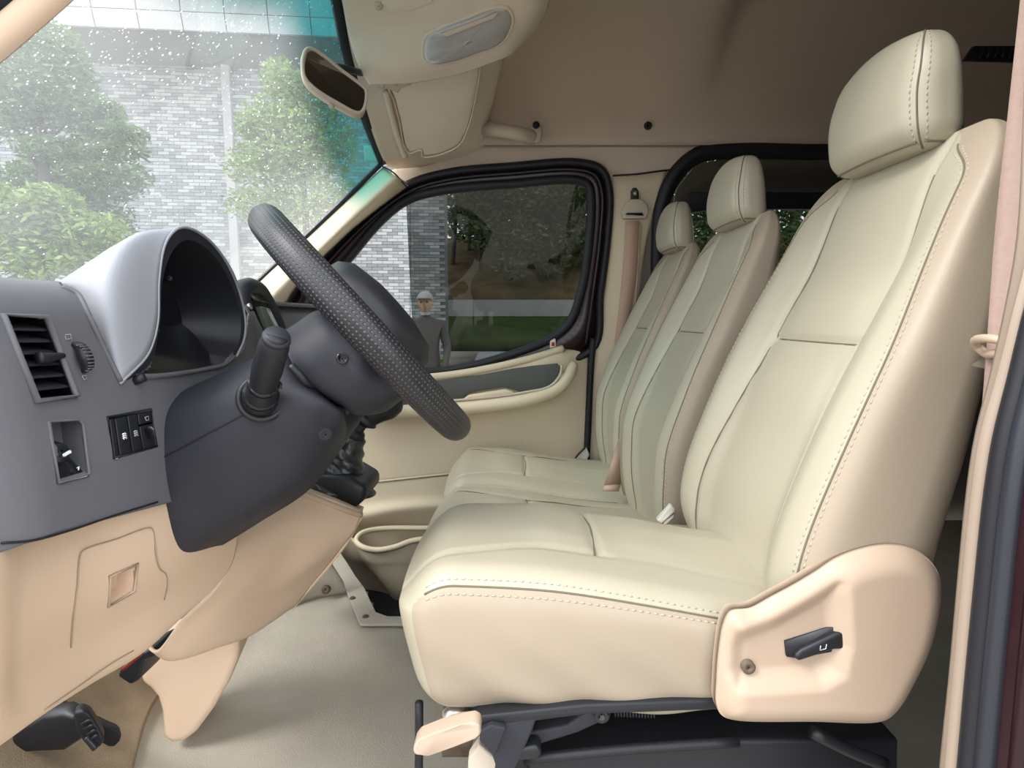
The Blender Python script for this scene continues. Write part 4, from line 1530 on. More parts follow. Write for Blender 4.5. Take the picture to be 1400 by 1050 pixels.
    for sgn in (-1, 1):
        tube('seam', cushion_shape(edge(sgn, 36)) + Y0, 0.0013, 'seam_thread', cush, 6)
        if sgn < 0:
            for dg in (47, 24):
                dash_line(cushion_shape(edge(sgn, dg)) + Y0, 0.0085, 0.0026, 0.0011).build('stitching', 'stitch_thread', cush)['kind'] = 'stuff'
    for pts in cushion_seams():
        b2 = np.array([(a, b, 0.070) for a, b in pts])
        b2 = cr(b2, 40)
        tube('seam', cushion_shape(b2) + Y0 + np.array([0, 0, 0.0008]), 0.0014, 'seam_thread', cush, 5)
    return root


def side_faces(o, idx):
    o.data.polygons.foreach_set('material_index', idx)


def head_shape(V):
    x, y, z = V[:, 0].copy(), V[:, 1].copy(), V[:, 2].copy()
    k = z / 0.070
    yy = y / 0.112
    # narrower and thinner at the top, crowned
    y = y * (1 - 0.09 * sstep(0.2, 1.0, k) + 0.015 * (1 - k * k))
    x = x * (1 - 0.30 * sstep(-0.2, 1.0, k)) - 0.010 * (1 - yy ** 2) * (x < 0)
    z = z + 0.014 * (1 - yy ** 2) * sstep(0.0, 1.0, k)
    x = x - 0.003 * k - 0.006 * (1 - k * k)
    # under side rises towards the front edge corners
    return np.stack([x + 0.533, y * 0.96 + 0.004, z + 0.284 + ZC], -1)


def cushion_seams():
    return [[(-0.225, 0.15), (-0.10, 0.115), (0.05, 0.12), (0.22, 0.135)], 
            [(-0.02, 0.117), (-0.012, 0.0), (-0.02, -0.117)]]


def cushion_shape(V):
    x, y, z = V[:, 0].copy(), V[:, 1].copy(), V[:, 2].copy()
    top = sstep(0.01, 0.065, z)
    yn = y / 0.215
    z = z + top * (0.004 * (1 - yn ** 2) + 0.006 * np.exp(-((x + 0.13) / 0.09) ** 2) * (1 - 0.5 * yn ** 2)
                   - 0.034 * sstep(-0.10, 0.25, x) * (0.35 + 0.65 * np.abs(yn)))
    # nose rounds down
    z = z - top * 0.030 * sstep(-0.19, -0.262, x) ** 1.4
    # grooves of the seams
    ps = 0.115 + 0.035 * sstep(-0.08, -0.225, x) + 0.02 * sstep(0.05, 0.22, x)
    flat = sstep(0.05, 0.055, z)
    z = z - top * 0.005 * np.exp(-((np.abs(y) - ps) / 0.005) ** 2) * np.where((y < 0) & (x > 0.0), 0.25, 1.0)
    z = z - top * 0.006 * np.exp(-((x + 0.015) / 0.005) ** 2) * (np.abs(y) < ps)
    z = z + top * 0.007 * np.exp(-((x + 0.075) / 0.05) ** 2) * (1 - sstep(0.06, 0.115, np.abs(y)))
    z = z + top * 0.005 * np.exp(-((x - 0.06) / 0.06) ** 2) * (1 - sstep(0.06, 0.115, np.abs(y)))
    # skirt falls straight, pulled in towards its lower edge and front
    low = sstep(0.03, -0.07, V[:, 2])
    y = y * (1 - 0.02 * low)
    x = np.where(x < 0, x * (1 - 0.10 * low * sstep(-0.13, -0.25, x)), x)
    z = z - 0.005 * low * np.sin(x * 16 + 1.0) - 0.004 * low
    y = y + np.sign(y) * 0.006 * np.exp(-((V[:, 2]) / 0.04) ** 2)
    # puckers of the stretched cover along the skirt
    y = y + np.sign(y) * 0.0025 * low * np.sin(x * 55 + 6 * V[:, 2] / 0.05)
    x = x - 0.012 * (1 - yn ** 2) * sstep(-0.15, -0.25, x)
    if PROF.get('bench'):
        y = y * 1.195
        x = np.where(x > 0.1, x + (x - 0.1) * 0.55, x)
        z = z - 0.05 * V[:, 0] * sstep(-0.05, 0.04, V[:, 2]) - 0.018 * low
    else:
        z = z - 0.05 * y * sstep(-0.05, 0.04, V[:, 2]) - 0.06 * V[:, 0] * sstep(-0.05, 0.04, V[:, 2]) - 0.034 * top * sstep(0.05, 0.215, y) - 0.018 * low
    return np.stack([x + 0.128, y, z - 0.383 + ZC], -1)


drv = make_seat('driver_seat', 'cream leather driver seat with lever panel beside the door opening', True)


def copy_tree(o, parent=None):
    c = o.copy()
    C.objects.link(c)
    if parent is not None:
        c.parent = parent
    for ch in list(o.children):
        copy_tree(ch, c)
    return c


# the two passenger places sit lower than the driver's
use_profile([(-0.61, 0.365), (-0.575, 0.335), (-0.50, 0.308), (-0.42, 0.294)] + BX[2:], [(-0.61, 0.45), (-0.45, 0.465)] + RX[1:], -0.61)
PROF['bench'] = True
mid_seat = make_seat('passenger_seat', 'cream leather middle seat between driver seat and outer passenger seat', False)
for ch in mid_seat.children:
    if ch.name.startswith('cushion'):
        ch.location += Vector((-0.07, 0, -0.180))
out_seat = copy_tree(mid_seat)
out_seat['label'] = 'cream leather outer passenger seat beside the far door'
for s2, dy in ((mid_seat, 0.57), (out_seat, 1.09)):
    s2.location.y = SY + dy
    s2['_o'] = tuple(s2.location)


# ================================================================== dashboard
class Surf:
    """dense sheet of points, asked for the place that shows at a pixel"""
    def __init__(self, g):
        self.g = g.reshape(-1, 3)
        x, y, z = self.g[:, 0], self.g[:, 1], self.g[:, 2] - ZC
        d = y * math.cos(TH) - z * math.sin(TH)
        u = y * math.sin(TH) + z * math.cos(TH)
        self.p = np.stack([700 + F * x / d, 525 - F * u / d], -1)

    def at(self, px, py, out=0.0):
        k = np.argmin(((self.p - np.array([px, py])) ** 2).sum(1))
        y = self.g[k][1]
        q = P(px, py, y)
        return q + Vector((out, -out * 0.4, 0))


def recess(name, rim, vec, mat, parent, shrink=0.75):
    """open box sunk behind a rim outline"""
    r = np.array([tuple(q) for q in rim])
    c = r.mean(0)
    b = c + (r - c) * shrink + np.array(tuple(vec))
    k = len(r)
    v = np.vstack([r, b])
    return obj(name, v, [(i, i + k, (i + 1) % k + k, (i + 1) % k) for i in range(k)] + [tuple(range(k, 2 * k))], mat, parent, smooth=False)


dash = thing('dashboard', 'grey over beige dashboard with hooded gauge binnacle and side air vent', 'dashboard', (-0.7, 1.2, 0.12))

VENT = [(3, 430), (63, 433), (104, 541), (50, 548)]
SWR = [(66, 577), (106, 573), (113, 580), (121, 648), (79, 660)]
BANK = [(147, 571), (206, 560), (214, 610), (155, 626)]
HOOD_IN = [(186, 514), (205, 500), (217, 445), (221, 390), (234, 345), (255, 327), (290, 345), (318, 385), (331, 430), (331, 470), (300, 500)]

# upper grey face
ys = [0.40, 0.46, 0.50, 0.53, 0.58, 0.66, 0.74, 0.85, 0.98, 1.12, 1.4, 1.75, 2.1]
prof = [(-0.62, 0.045), (-0.54, 0.043), (-0.492, 0.034), (-0.470, 0.012), (-0.462, -0.03), (-0.455, -0.09), (-0.447, -0.15), (-0.443, None)]
rows = []
for x, z in prof:
    r = []
    for y in ys:
        zz = z if z is not None else -0.206 - 0.16 * max(0, y - 0.54)
        xx = x
        if y < 0.53:
            xx = x - 0.10 * ((0.53 - y) / 0.13) ** 1.6
        if y > 1.0:
            xx -= 0.16 * sstep(1.0, 1.45, y)
        r.append((xx, y, Z(zz)))
    rows.append(r)
face_g = patch_verts(rows, 160, 420)
face = Surf(face_g)
HOOD_ZONE = [(60, 370), (84, 391), (104, 400), (121, 431), (143, 478), (166, 522), (205, 495), (217, 445), (221, 390), (234, 345), (300, 345), (336, 440), (336, 470), (345, 380), (200, 300)]
polys = [VENT, SWR, BANK, HOOD_IN, HOOD_ZONE]


def face_hole(p):
    if p[1] > 1.1 or p[0] < -0.6:
        return False
    a, b = pix(p)
    return any(inside(q, a, b) for q in polys)


ff = [q for q in grid_faces(160, 420)]
fv = face_g.reshape(-1, 3)
ff = [q for q in ff if not face_hole(fv[q[0]])]
up = obj('upper_panel', fv, ff, 'dash_grey', dash)
solid(up, 0.003, -1)
patch('dash_top', [[(x, y, Z(0.043)) for y in (0.42, 0.8, 1.4, 2.0, 2.1)] for x in (-0.615, -0.8, -1.0)] +
      [[(-1.08, 0.72, Z(0.03)), (-1.12, 1.0, Z(0.03)), (-1.15, 1.4, Z(0.03)), (-1.12, 1.8, Z(0.03)), (-1.08, 2.08, Z(0.03))]], 12, 20, 'dash_grey', dash, 0.01, off=1)
tube('panel_joint', [face.at(a, b, 0.002) for a, b in ((0, 742), (40, 739), (90, 726), (150, 706), (214, 686))], 0.0012, 'black_rubber', dash, 6, n=30)

# side air vent
vt = tube('air_vent', [face.at(a, b, 0.001) for a, b in VENT], 0.0035, 'dash_grey', dash, 8, True)
recess('vent_box', [face.at(a, b, 0.0) for a, b in VENT], (-0.05, 0.02, 0), 'black_plastic', vt, 0.95)
for k in range(1, 7):
    t = k / 7
    a = Vector((VENT[0][0] + (VENT[3][0] - VENT[0][0]) * t, VENT[0][1] + (VENT[3][1] - VENT[0][1]) * t, 0))
    b = Vector((VENT[1][0] + (VENT[2][0] - VENT[1][0]) * t, VENT[1][1] + (VENT[2][1] - VENT[1][1]) * t, 0))
    pa, pb = face.at(a.x, a.y, -0.004), face.at(b.x, b.y, -0.004)
    mb = MB()
    d = (pb - pa) / 2
    mb.box((pa + pb) / 2 + Vector((-0.012, 0, 0.001)), d, Vector((0.012, 0, -0.003)), Vector((0, 0, 0.0012)))
    mb.build('vent_slat', 'column_grey' if k != 4 else 'dark_metal', vt, smooth=False)
c = (face.at(44, 489, 0.003) + face.at(72, 488, 0.003)) / 2
tube('vent_slider', [face.at(50, 489, 0.002), face.at(58, 489, 0.004), face.at(84, 486, 0.002)], [0.006, 0.005, 0.003], 'dark_metal', vt, 10, n=10)
# thumb wheel beside the vent
wh = [face.at(98, 470, 0.0), face.at(103, 474, 0.006), face.at(108, 487, 0.009), face.at(112, 500, 0.008), face.at(113, 509, 0.0)]
tw = tube('thumb_wheel', wh, [0.002, 0.006, 0.0075, 0.006, 0.002], 'black_plastic', dash, 8, n=20)
wpts = cr(wh, 12)
for q in wpts[1:-1]:
    mb = MB()
    mb.box(q + np.array([0.0065, -0.002, 0]), (0.0012, 0, 0), (0, 0.004, 0), (0, 0, 0.0006))
    mb.build('wheel_rib', 'dash_grey', tw, smooth=False)
mk = [face.at(88, 458, 0.0006), face.at(96, 457, 0.0006), face.at(97, 463, 0.0006), face.at(90, 464, 0.0006)]
tube('vent_mark', mk, 0.0005, 'grey_mark', dash, 5, True)
mk = [face.at(112, 514, 0.0006), face.at(117, 513, 0.0006), face.at(118, 518, 0.0006), face.at(114, 519, 0.0006)]
tube('vent_mark', mk, 0.0005, 'grey_mark', dash, 5, True)

# lamp switch sunk in a sloped well
sw = tube('lamp_switch', [face.at(a, b, 0.001) for a, b in SWR], 0.0018, 'dash_grey', dash, 8, True)
recess('switch_well', [face.at(a, b, 0.0) for a, b in SWR], (-0.03, 0.012, 0.012), 'dash_grey', sw, 0.8)
w0 = [face.at(70, 604, -0.006), face.at(84, 600, -0.012), face.at(104, 628, -0.006), face.at(119, 647, -0.002), face.at(80, 658, -0.002)]
prism('switch_body', w0, (-0.02, 0.008, 0), 'black_gloss', sw, 0.002)
kb = face.at(86, 622, 0.0)
disc_lathe('switch_knob', kb + Vector((-0.012, 0, 0)), (1, -0.3, 0.35), [(0.012, 0), (0.012, 0.008), (0.009, 0.014), (0.004, 0.016), (0.001, 0.016)], 'black_gloss', sw, 18)
mb = MB()
mb.box(face.at(85, 619, 0.007), (0.001, 0, 0), (0, 0.0045, 0.001), (0, -0.0004, 0.0012))
mb.build('knob_mark', 'white_mark', sw, smooth=False)
tube('lamp_symbol', [face.at(106, 640, -0.001), face.at(109, 638, -0.001), face.at(108, 643, -0.001)], 0.0007, 'white_mark', sw, 5)

# bank of push switches
bk = tube('switch_bank', [face.at(a, b, 0.0) for a, b in BANK], 0.002, 'black_plastic', dash, 6, True)
recess('bank_box', [face.at(a, b, -0.001) for a, b in BANK], (-0.02, 0.01, 0), 'black_plastic', bk, 0.98)
bx = [0.0, 0.13, 0.42, 0.66, 0.985]
for i in range(4):
    def bp(u, w, o=0.002):
        a = (1 - w) * ((1 - u) * BANK[0][0] + u * BANK[1][0]) + w * ((1 - u) * BANK[3][0] + u * BANK[2][0])
        b = (1 - w) * ((1 - u) * BANK[0][1] + u * BANK[1][1]) + w * ((1 - u) * BANK[3][1] + u * BANK[2][1])
        return face.at(a, b, o)
    u0, u1 = bx[i] + 0.012, bx[i + 1] - 0.012
    if i < 3:
        pb = prism('push_switch', [bp(u0, 0.04), bp(u1, 0.04), bp(u1, 0.97), bp(u0, 0.97)], (-0.012, 0.004, 0), 'black_plastic', bk, 0.0012, 2)
        if i in (1, 2):
            um = (u0 + u1) / 2
            mb = MB()
            for k in range(3):
                mb.tube([bp(um - 0.05, 0.47 + 0.05 * k, 0.0035), bp(um, 0.45 + 0.05 * k, 0.0035), bp(um + 0.045, 0.48 + 0.05 * k, 0.0035)], 0.0007, 5)
            for k in range(2):
                mb.tube([bp(um - 0.03 + 0.05 * k, 0.44, 0.0035), bp(um - 0.025 + 0.05 * k, 0.60, 0.0035)], 0.0006, 5)
            mb.build('switch_symbol', 'white_mark' if i == 1 else 'grey_mark', pb)
    else:
        pb = prism('push_switch', [bp(u0, 0.04), bp(u1, 0.04), bp(u1, 0.33), bp(u0, 0.33)], (-0.012, 0.004, 0), 'black_plastic', bk, 0.0012, 2)
        tube('switch_symbol', [bp(0.80, 0.16, 0.0035), bp(0.88, 0.15, 0.0035), bp(0.87, 0.25, 0.0035), bp(0.81, 0.24, 0.0035)], 0.0006, 'grey_mark', pb, 5, True)
        pb = prism('push_switch', [bp(u0, 0.38), bp(u1, 0.38), bp(u1, 0.97), bp(u0, 0.97)], (-0.012, 0.004, 0), 'black_plastic', bk, 0.0012, 2)
        disc_lathe('dimmer_wheel', bp(0.82, 0.6, -0.002), (0, 1, 0.1), [(0.008, -0.005), (0.008, 0.005)], 'black_gloss', pb, 16)
        tube('switch_symbol', [bp(0.90, 0.44, 0.0035), bp(0.94, 0.5, 0.0035), bp(0.93, 0.58, 0.0035)], 0.0006, 'grey_mark', pb, 5)

# gauge hood
RIM = [(164, 524), (203, 482), (215, 440), (217, 380), (226, 332), (247, 311), (278, 322), (304, 350), (324, 390), (335, 435), (334, 462), (322, 490)]
INN = [(186, 514), (206, 496), (219, 440), (222, 385), (235, 345), (254, 328), (279, 337), (302, 362), (319, 396), (329, 435), (328, 462), (316, 490)]


def hx(q, x):
    return PX(q[0], q[1], x)


rim_l = cr([tuple(hx(q, -0.455)) for q in RIM], 60)
rim_b = cr([tuple(hx(q, -0.463)) for q in RIM], 60)
inn_l = cr([tuple(hx(q, -0.457)) for q in INN], 60)
hrows = [rim_l]
for x, nb, zt in ((-0.470, (145, 484), 0.119), (-0.490, (124, 440), 0.107), (-0.520, (107, 408), 0.089), (-0.555, (90, 394), 0.070), (-0.60, (74, 391), 0.052), (-0.66, (60, 391), 0.036)):
    p0 = PX(nb[0], nb[1], x)
    hw = 0.85 - p0.y
    L = []
    for a in np.linspace(0, math.pi, 60):
        yy = 0.855 - hw * math.copysign(abs(math.cos(a)) ** 0.75, math.cos(a))
        zz = p0.z + (Z(zt) - p0.z) * abs(math.sin(a)) ** 0.72
        L.append((x, yy, zz))
    hrows.append(np.array(L))
G = np.stack(hrows)
hood_g = np.stack([cr(G[:, j], 40) for j in range(60)], axis=1)
hood = obj('gauge_hood', hood_g.reshape(-1, 3), grid_faces(40, 60), 'hood_grey', dash)
solid(hood, 0.003, 0)
tube('hood_joint', [face.at(a, b, 0.001) for a, b in ((84, 392), (103, 400), (120, 430), (142, 477), (164, 521))], 0.003, 'dash_grey', hood, 8, n=30)
tube('lower_lip', [face.at(a, b, 0.001) for a, b in ((186, 515), (215, 514), (250, 510), (285, 504), (305, 499), (320, 488))], 0.0035, 'dash_grey', hood, 8, n=30)
obj('hood_lip', np.vstack([rim_l, inn_l]), [(i, i + 1, i + 61, i + 60) for i in range(59)], 'column_grey', hood)
tube('lip_bead', rim_l, 0.0022, 'hood_grey', hood, 8)
cen = inn_l.mean(0)
deep = []
for p in inn_l:
    q = cen + (p - cen) * 0.66 + np.array([0, 0, -0.012])
    deep.append((q[0] - 0.075, q[1] + 0.0, q[2] - 0.0))
deep = np.array(deep)
G2 = np.stack([inn_l, (inn_l * 0.5 + deep * 0.5) + (inn_l - cen) * 0.0, deep])
ig = np.stack([cr(G2[:, j], 16) for j in range(60)], axis=1)
obj('hood_lining', ig.reshape(-1, 3), grid_faces(16, 60), 'black_plastic', hood)
gc = obj('gauge_cluster', deep, [tuple(range(60))], 'black_gloss', hood, smooth=False)
prism('cluster_glass', [(-0.462, 0.70, Z(-0.075)), (-0.462, 1.0, Z(-0.085)), (-0.56, 0.98, Z(0.02)), (-0.56, 0.72, Z(0.03))], (-0.004, 0, -0.004), 'black_gloss', hood, 0.001)
disc_lathe('hood_screw', hx((232, 381), -0.475), (0.4, -1, 0.2), [(0.004, 0), (0.004, 0.003), (0.001, 0.003)], 'dark_metal', hood, 10)
tube('trip_knob', [hx((183, 521), -0.458), hx((198, 515), -0.447)], 0.0055, 'black_plastic', hood, 10)

# centre stack with screen, beyond the gauge hood
st = tube('centre_stack', [P(345, 470, 1.16), P(334, 425, 1.16), P(330, 398, 1.17), P(338, 392, 1.2), P(356, 400, 1.3), P(372, 425, 1.36), P(383, 450, 1.38)],
          [0.012, 0.016, 0.018, 0.018, 0.018, 0.016, 0.014], 'column_grey', dash, 10, n=40)
prism('stack_shell', [P(322, 400, 1.14), P(336, 391, 1.17), P(356, 399, 1.3), P(386, 455, 1.38), P(372, 500, 1.36), P(330, 500, 1.14)], (-0.12, 0.02, -0.02), 'column_grey', st, 0.01)
prism('screen', [P(348, 420, 1.195), P(361, 422, 1.28), P(379, 458, 1.30), P(368, 470, 1.22)], (0.012, 0, 0.002), 'screen_glass', st, 0.002)
prism('screen_visor', [P(331, 400, 1.16), P(352, 404, 1.28), P(360, 414, 1.28), P(340, 411, 1.17)], (0.012, 0, 0.0), 'black_gloss', st, 0.002)
tube('silver_button', [P(339, 420, 1.15), P(343, 418, 1.15)], 0.006, 'silver', st, 10)
prism('stack_vent', [P(330, 478, 1.10), P(340, 468, 1.12), P(350, 484, 1.12), P(336, 496, 1.10)], (0.01, 0, 0), 'black_plastic', st, 0.002)
prism('stack_side', [P(328, 430, 1.13), P(345, 425, 1.15), P(366, 470, 1.15), P(345, 490, 1.12)], (0.004, 0, 0), 'grey_insert', st, 0.002)

# lower beige panel
LP = [
    [(-90, 744, .42), (0, 742, .50), (40, 740, .552), (120, 717, .63), (215, 687, .725), (325, 650, .9)],
    [(-90, 850, .42), (0, 850, .49), (35, 850, .532), (120, 812, .62), (230, 772, .74), (325, 732, .9)],
    [(-90, 950, .43), (0, 950, .50), (30, 930, .542), (120, 880, .64), (230, 817, .76), (314, 777, .89)],
    [(-90, 1075, .46), (5, 1015, .53), (60, 975, .58), (130, 930, .66), (205, 885, .74), (240, 850, .79)]]
rows = [[P(*q) for q in r] for r in LP]
rows.append([q + Vector((-0.03, 0, -0.012)) for q in rows[3]])
rows.append([q + Vector((-0.14, 0.02, 0.02)) for q in rows[3]])
lp_g = patch_verts(rows, 160, 240)
lps = Surf(lp_g[:110])
CUP = [(149, 788), (187, 771), (183, 808), (148, 829)]
fv = lp_g.reshape(-1, 3)
ff = [q for q in grid_faces(160, 240) if not (q[0] // 240 < 110 and inside(CUP, *pix(fv[q[0]])))]
lo = obj('lower_panel', fv, ff, 'beige_panel', dash)
solid(lo, 0.004, -1)
fc = tube('fuse_cover', [lps.at(a, b, 0.0012) for a, b in ((96, 885), (100, 840), (105, 800), (109, 758), (113, 752), (160, 736), (204, 721), (209, 727), (213, 760), (218, 778), (226, 785), (228, 800), (224, 820))],
          0.0008, 'groove_tan', dash, 5, n=60)
cu = recess('pull_cup', [lps.at(a, b, 0.0) for a, b in CUP], (-0.02, 0.006, 0), 'beige_panel', fc, 0.62)
tube('cup_edge', [lps.at(a, b, 0.001) for a, b in CUP], 0.0022, 'beige_plastic', fc, 6, True)
tube('lower_groove', [lps.at(a, b, 0.001) for a, b in ((60, 970), (110, 936), (150, 908), (182, 889))], 0.0008, 'groove_tan', dash, 5, n=20)
# wiring and bracket under the panel
br = prism('under_bracket', [P(160, 925, .86), P(168, 905, .86), P(190, 895, .86), P(210, 885, .86), P(222, 893, .86), P(196, 904, .86), P(190, 930, .86), P(178, 937, .86)],
           (0, 0.06, 0), 'black_plastic', dash, 0.004)
tube('red_wire', [P(168, 915, .85), P(180, 905, .85), P(195, 892, .85)], 0.003, 'wire_red', br, 6, n=10)

# centre tunnel cover carrying the gear lever
con = thing('centre_console', 'beige moulded console between the dashboard and the floor', 'console', P(240, 1015, 1.0))
CN = [
    [(322, 728, .93), (370, 700, 1.02), (415, 674, 1.10), (455, 690, 1.12), (494, 705, 1.15)],
    [(318, 760, .90), (365, 735, .98), (410, 712, 1.05), (450, 720, 1.09), (486, 724, 1.13)],
    [(295, 805, .87), (345, 785, .94), (390, 770, 1.01), (430, 765, 1.06), (468, 748, 1.12)],
    [(250, 850, .85), (300, 835, .90), (345, 825, .97), (380, 815, 1.03), (430, 795, 1.11)],
    [(215, 892, .84), (236, 903, .86), (300, 885, .93), (345, 868, 1.0), (398, 832, 1.10)]]
rows = [[P(*q) for q in r] for r in CN]
rows.append([q + Vector((-0.06, 0.05, 0.0)) for q in rows[4]])
patch('console_shell', rows, 60, 50, 'beige_panel', con, 0.005)
patch('console_back', [[P(*q) + Vector((0, 0, 0.0)) for q in ((415, 674, 1.10), (455, 688, 1.12), (494, 704, 1.15))],
                       [P(*q) for q in ((415, 668, 1.25), (455, 680, 1.3), (496, 696, 1.32))],
                       [P(*q) for q in ((410, 690, 1.5), (455, 700, 1.5), (490, 715, 1.48))]], 14, 14, 'beige_panel', con, 0.005)
patch('console_far', [[P(494, 704, 1.15), P(470, 745, 1.12), P(398, 832, 1.10)], [P(488, 706, 1.3), P(462, 740, 1.3), P(400, 815, 1.28)], [P(480, 712, 1.48), P(455, 742, 1.48), P(405, 800, 1.46)]],
      14, 14, 'beige_panel', con, 0.005)
tube('top_bead', [P(*q) for q in ((408, 673, 1.09), (430, 681, 1.105), (455, 691, 1.12), (480, 700, 1.135), (494, 704, 1.15))], 0.006, 'beige_plastic', con, 8, n=20)
FIN = [(196, 903), (191, 925), (192, 935), (204, 943), (214, 955), (220, 975), (222, 1005), (226, 1015), (236, 1018), (250, 1017), (268, 1003), (292, 970), (312, 935), (324, 905), (328, 880), (320, 862), (240, 885)]
prism('console_foot', [P(a, b, 1.0 - (b - 900) * 0.0002) for a, b in FIN], (-0.03, 0.14, 0.0), 'beige_panel', con, 0.022, 5)

# gear lever
gl = thing('gear_lever', 'black gear lever with leather boot on the console', 'gear lever', P(455, 690, 1.22))
GB = [(414, 668), (424, 652), (470, 645), (497, 662), (501, 676), (498, 686), (484, 697), (468, 694), (440, 684)]
prism('boot_base', [P(a, b, 1.20) for a, b in ((414, 668), (430, 650), (476, 652), (500, 666), (500, 682), (484, 697), (464, 693))], (0, 0.14, 0.0), 'black_plastic', gl, 0.012, 4)
bt_pts = [P(458, 672, 1.27), P(461, 655, 1.27), P(467, 635, 1.27), P(476, 612, 1.27), P(486, 596, 1.27)]
rr = [0.078, 0.068, 0.053, 0.037, 0.024]
pp = cr([tuple(q) for q in bt_pts], 30)
v, f = tube_vf(pp, np.interp(np.linspace(0, 1, 30), np.linspace(0, 1, 5), rr), 36)
v = v.reshape(30, 36, 3)
for i in range(30):
    for j in range(36):
        a = j / 36 * 2 * math.pi
        w = 1 + 0.13 * math.sin(3 * a + i * 0.25) * (1 - i / 34) + 0.07 * math.sin(i * 0.9 + 2 * a)
        v[i, j] = pp[i] + (v[i, j] - pp[i]) * w
obj('leather_boot', v.reshape(-1, 3), f, 'shift_leather', gl)
tube('boot_collar', [P(480, 600, 1.27), P(486, 592, 1.27), P(489, 588, 1.27)], [0.020, 0.025, 0.019], 'black_rubber', gl, 16, n=8)
tube('shaft', [P(486, 594, 1.27), P(500, 575, 1.27), P(510, 566, 1.27)], 0.011, 'column_grey', gl, 12, n=8)
tube('knob_collar', [P(496, 580, 1.27), P(500, 575, 1.27), P(504, 570, 1.27), P(507, 566, 1.27)], [0.014, 0.028, 0.022, 0.027], 'black_plastic', gl, 18, n=12)
tube('knob', [P(503, 572, 1.27), P(515, 563, 1.27), P(530, 553, 1.27), P(541, 545, 1.27), P(546, 541, 1.27)], [0.022, 0.026, 0.033, 0.030, 0.012], 'black_plastic', gl, 20, n=20)

# ================================================================== steering column and wheel
col = thing('steering_column', 'charcoal steering column housing with indicator stalk', 'steering column', P(300, 760, 0.86))


def half_and_half(name, rows, mat, parent, nu=30, nv=40):
    r1 = [[P(*q) for q in r] for r in rows]
    g1 = patch_verts(r1, nu, nv)
    g2 = g1.copy()
    g2[..., 1] = 2 * 0.86 - g1[..., 1]
    v = np.vstack([g1.reshape(-1, 3), g2.reshape(-1, 3)])
    f = grid_faces(nu, nv)
    k = nu * nv
    f2 = [tuple(i + k for i in q[::-1]) for q in f]
    # close the wheel end and the dash end
    caps = []
    for j in (0, nv - 1):
        for i in range(nu - 1):
            a, b = i * nv + j, (i + 1) * nv + j
            caps.append((a, b, b + k, a + k))
    return obj(name, v, f + f2 + caps, mat, parent), g1


CC = [
    [(226, 790, .86), (250, 776, .86), (300, 748, .86), (360, 711, .86), (420, 672, .86), (455, 630, .86), (474, 590, .86), (472, 566, .86)],
    [(214, 757, .775), (235, 758, .765), (290, 724, .765), (350, 692, .77), (405, 655, .78), (446, 612, .79), (470, 582, .80), (470, 564, .80)],
    [(216, 690, .742), (228, 690, .74), (285, 655, .74), (345, 620, .745), (400, 595, .75), (440, 578, .76), (467, 568, .77), (469, 562, .78)],
    [(220, 627, .735), (230, 622, .735), (285, 592, .735), (340, 560, .74), (395, 548, .745), (438, 550, .75), (463, 560, .765), (467, 560, .775)],
    [(222, 575, .75), (232, 568, .75), (285, 545, .75), (340, 525, .755), (385, 515, .76), (425, 530, .765), (455, 552, .775), (462, 557, .78)],
    [(224, 552, .79), (234, 545, .79), (290, 518, .79), (345, 494, .79), (388, 484, .79), (425, 510, .80), (452, 544, .81), (460, 554, .81)],
    [(226, 549, .86), (238, 541, .86), (295, 514, .86), (348, 490, .86), (392, 480, .86), (430, 505, .86), (452, 540, .86), (460, 550, .86)]]
lowc, lcg = half_and_half('lower_cover', CC, 'column_grey', col, 46, 60)
lcs = Surf(lcg)
tube('cover_joint', [lcs.at(a, b, 0.001) for a, b in ((221, 626), (250, 611), (285, 592), (320, 573), (345, 558))], 0.0012, 'black_rubber', lowc, 5, n=30)
disc_lathe('screw_cap', lcs.at(445, 594, 0.0), (0.5, -1, -0.3), [(0.010, -0.002), (0.010, 0.002), (0.006, 0.001), (0.001, 0.001)], 'column_grey', lowc, 16)
SH = [
    [(372, 462, .86), (400, 445, .86), (436, 424, .86), (465, 432, .86), (500, 460, .86), (530, 490, .86)],
    [(384, 466, .79), (405, 453, .785), (442, 434, .785), (470, 447, .785), (502, 476, .79), (533, 500, .80)],
    [(392, 482, .765), (412, 475, .76), (450, 458, .76), (480, 475, .76), (508, 495, .77), (538, 515, .78)],
    [(405, 505, .757), (425, 505, .75), (460, 500, .75), (488, 510, .75), (514, 522, .76), (542, 530, .775)],
    [(430, 530, .765), (446, 538, .76), (472, 545, .76), (495, 548, .765), (520, 548, .775), (545, 541, .785)],
    [(440, 540, .80), (458, 552, .80), (478, 562, .80), (498, 565, .80), (524, 560, .81), (547, 546, .81)],
    [(444, 543, .86), (460, 556, .86), (480, 566, .86), (500, 568, .86), (526, 563, .86), (549, 547, .86)]]
shr, shg = half_and_half('column_shroud', SH, 'column_grey', col, 40, 50)
shs = Surf(shg)
tube('shroud_joint', [shs.at(a, b, 0.002) for a, b in ((396, 500), (415, 520), (440, 540), (462, 556), (475, 562))], 0.006, 'black_plastic', shr, 8, n=24)
sc1 = shs.at(468, 490, 0.0)
disc_lathe('screw_socket', sc1, (0.35, -1, 0.1), [(0.0075, -0.002), (0.0075, 0.003), (0.005, 0.003), (0.004, 0.0), (0.001, 0.0)], 'black_gloss', shr, 16)
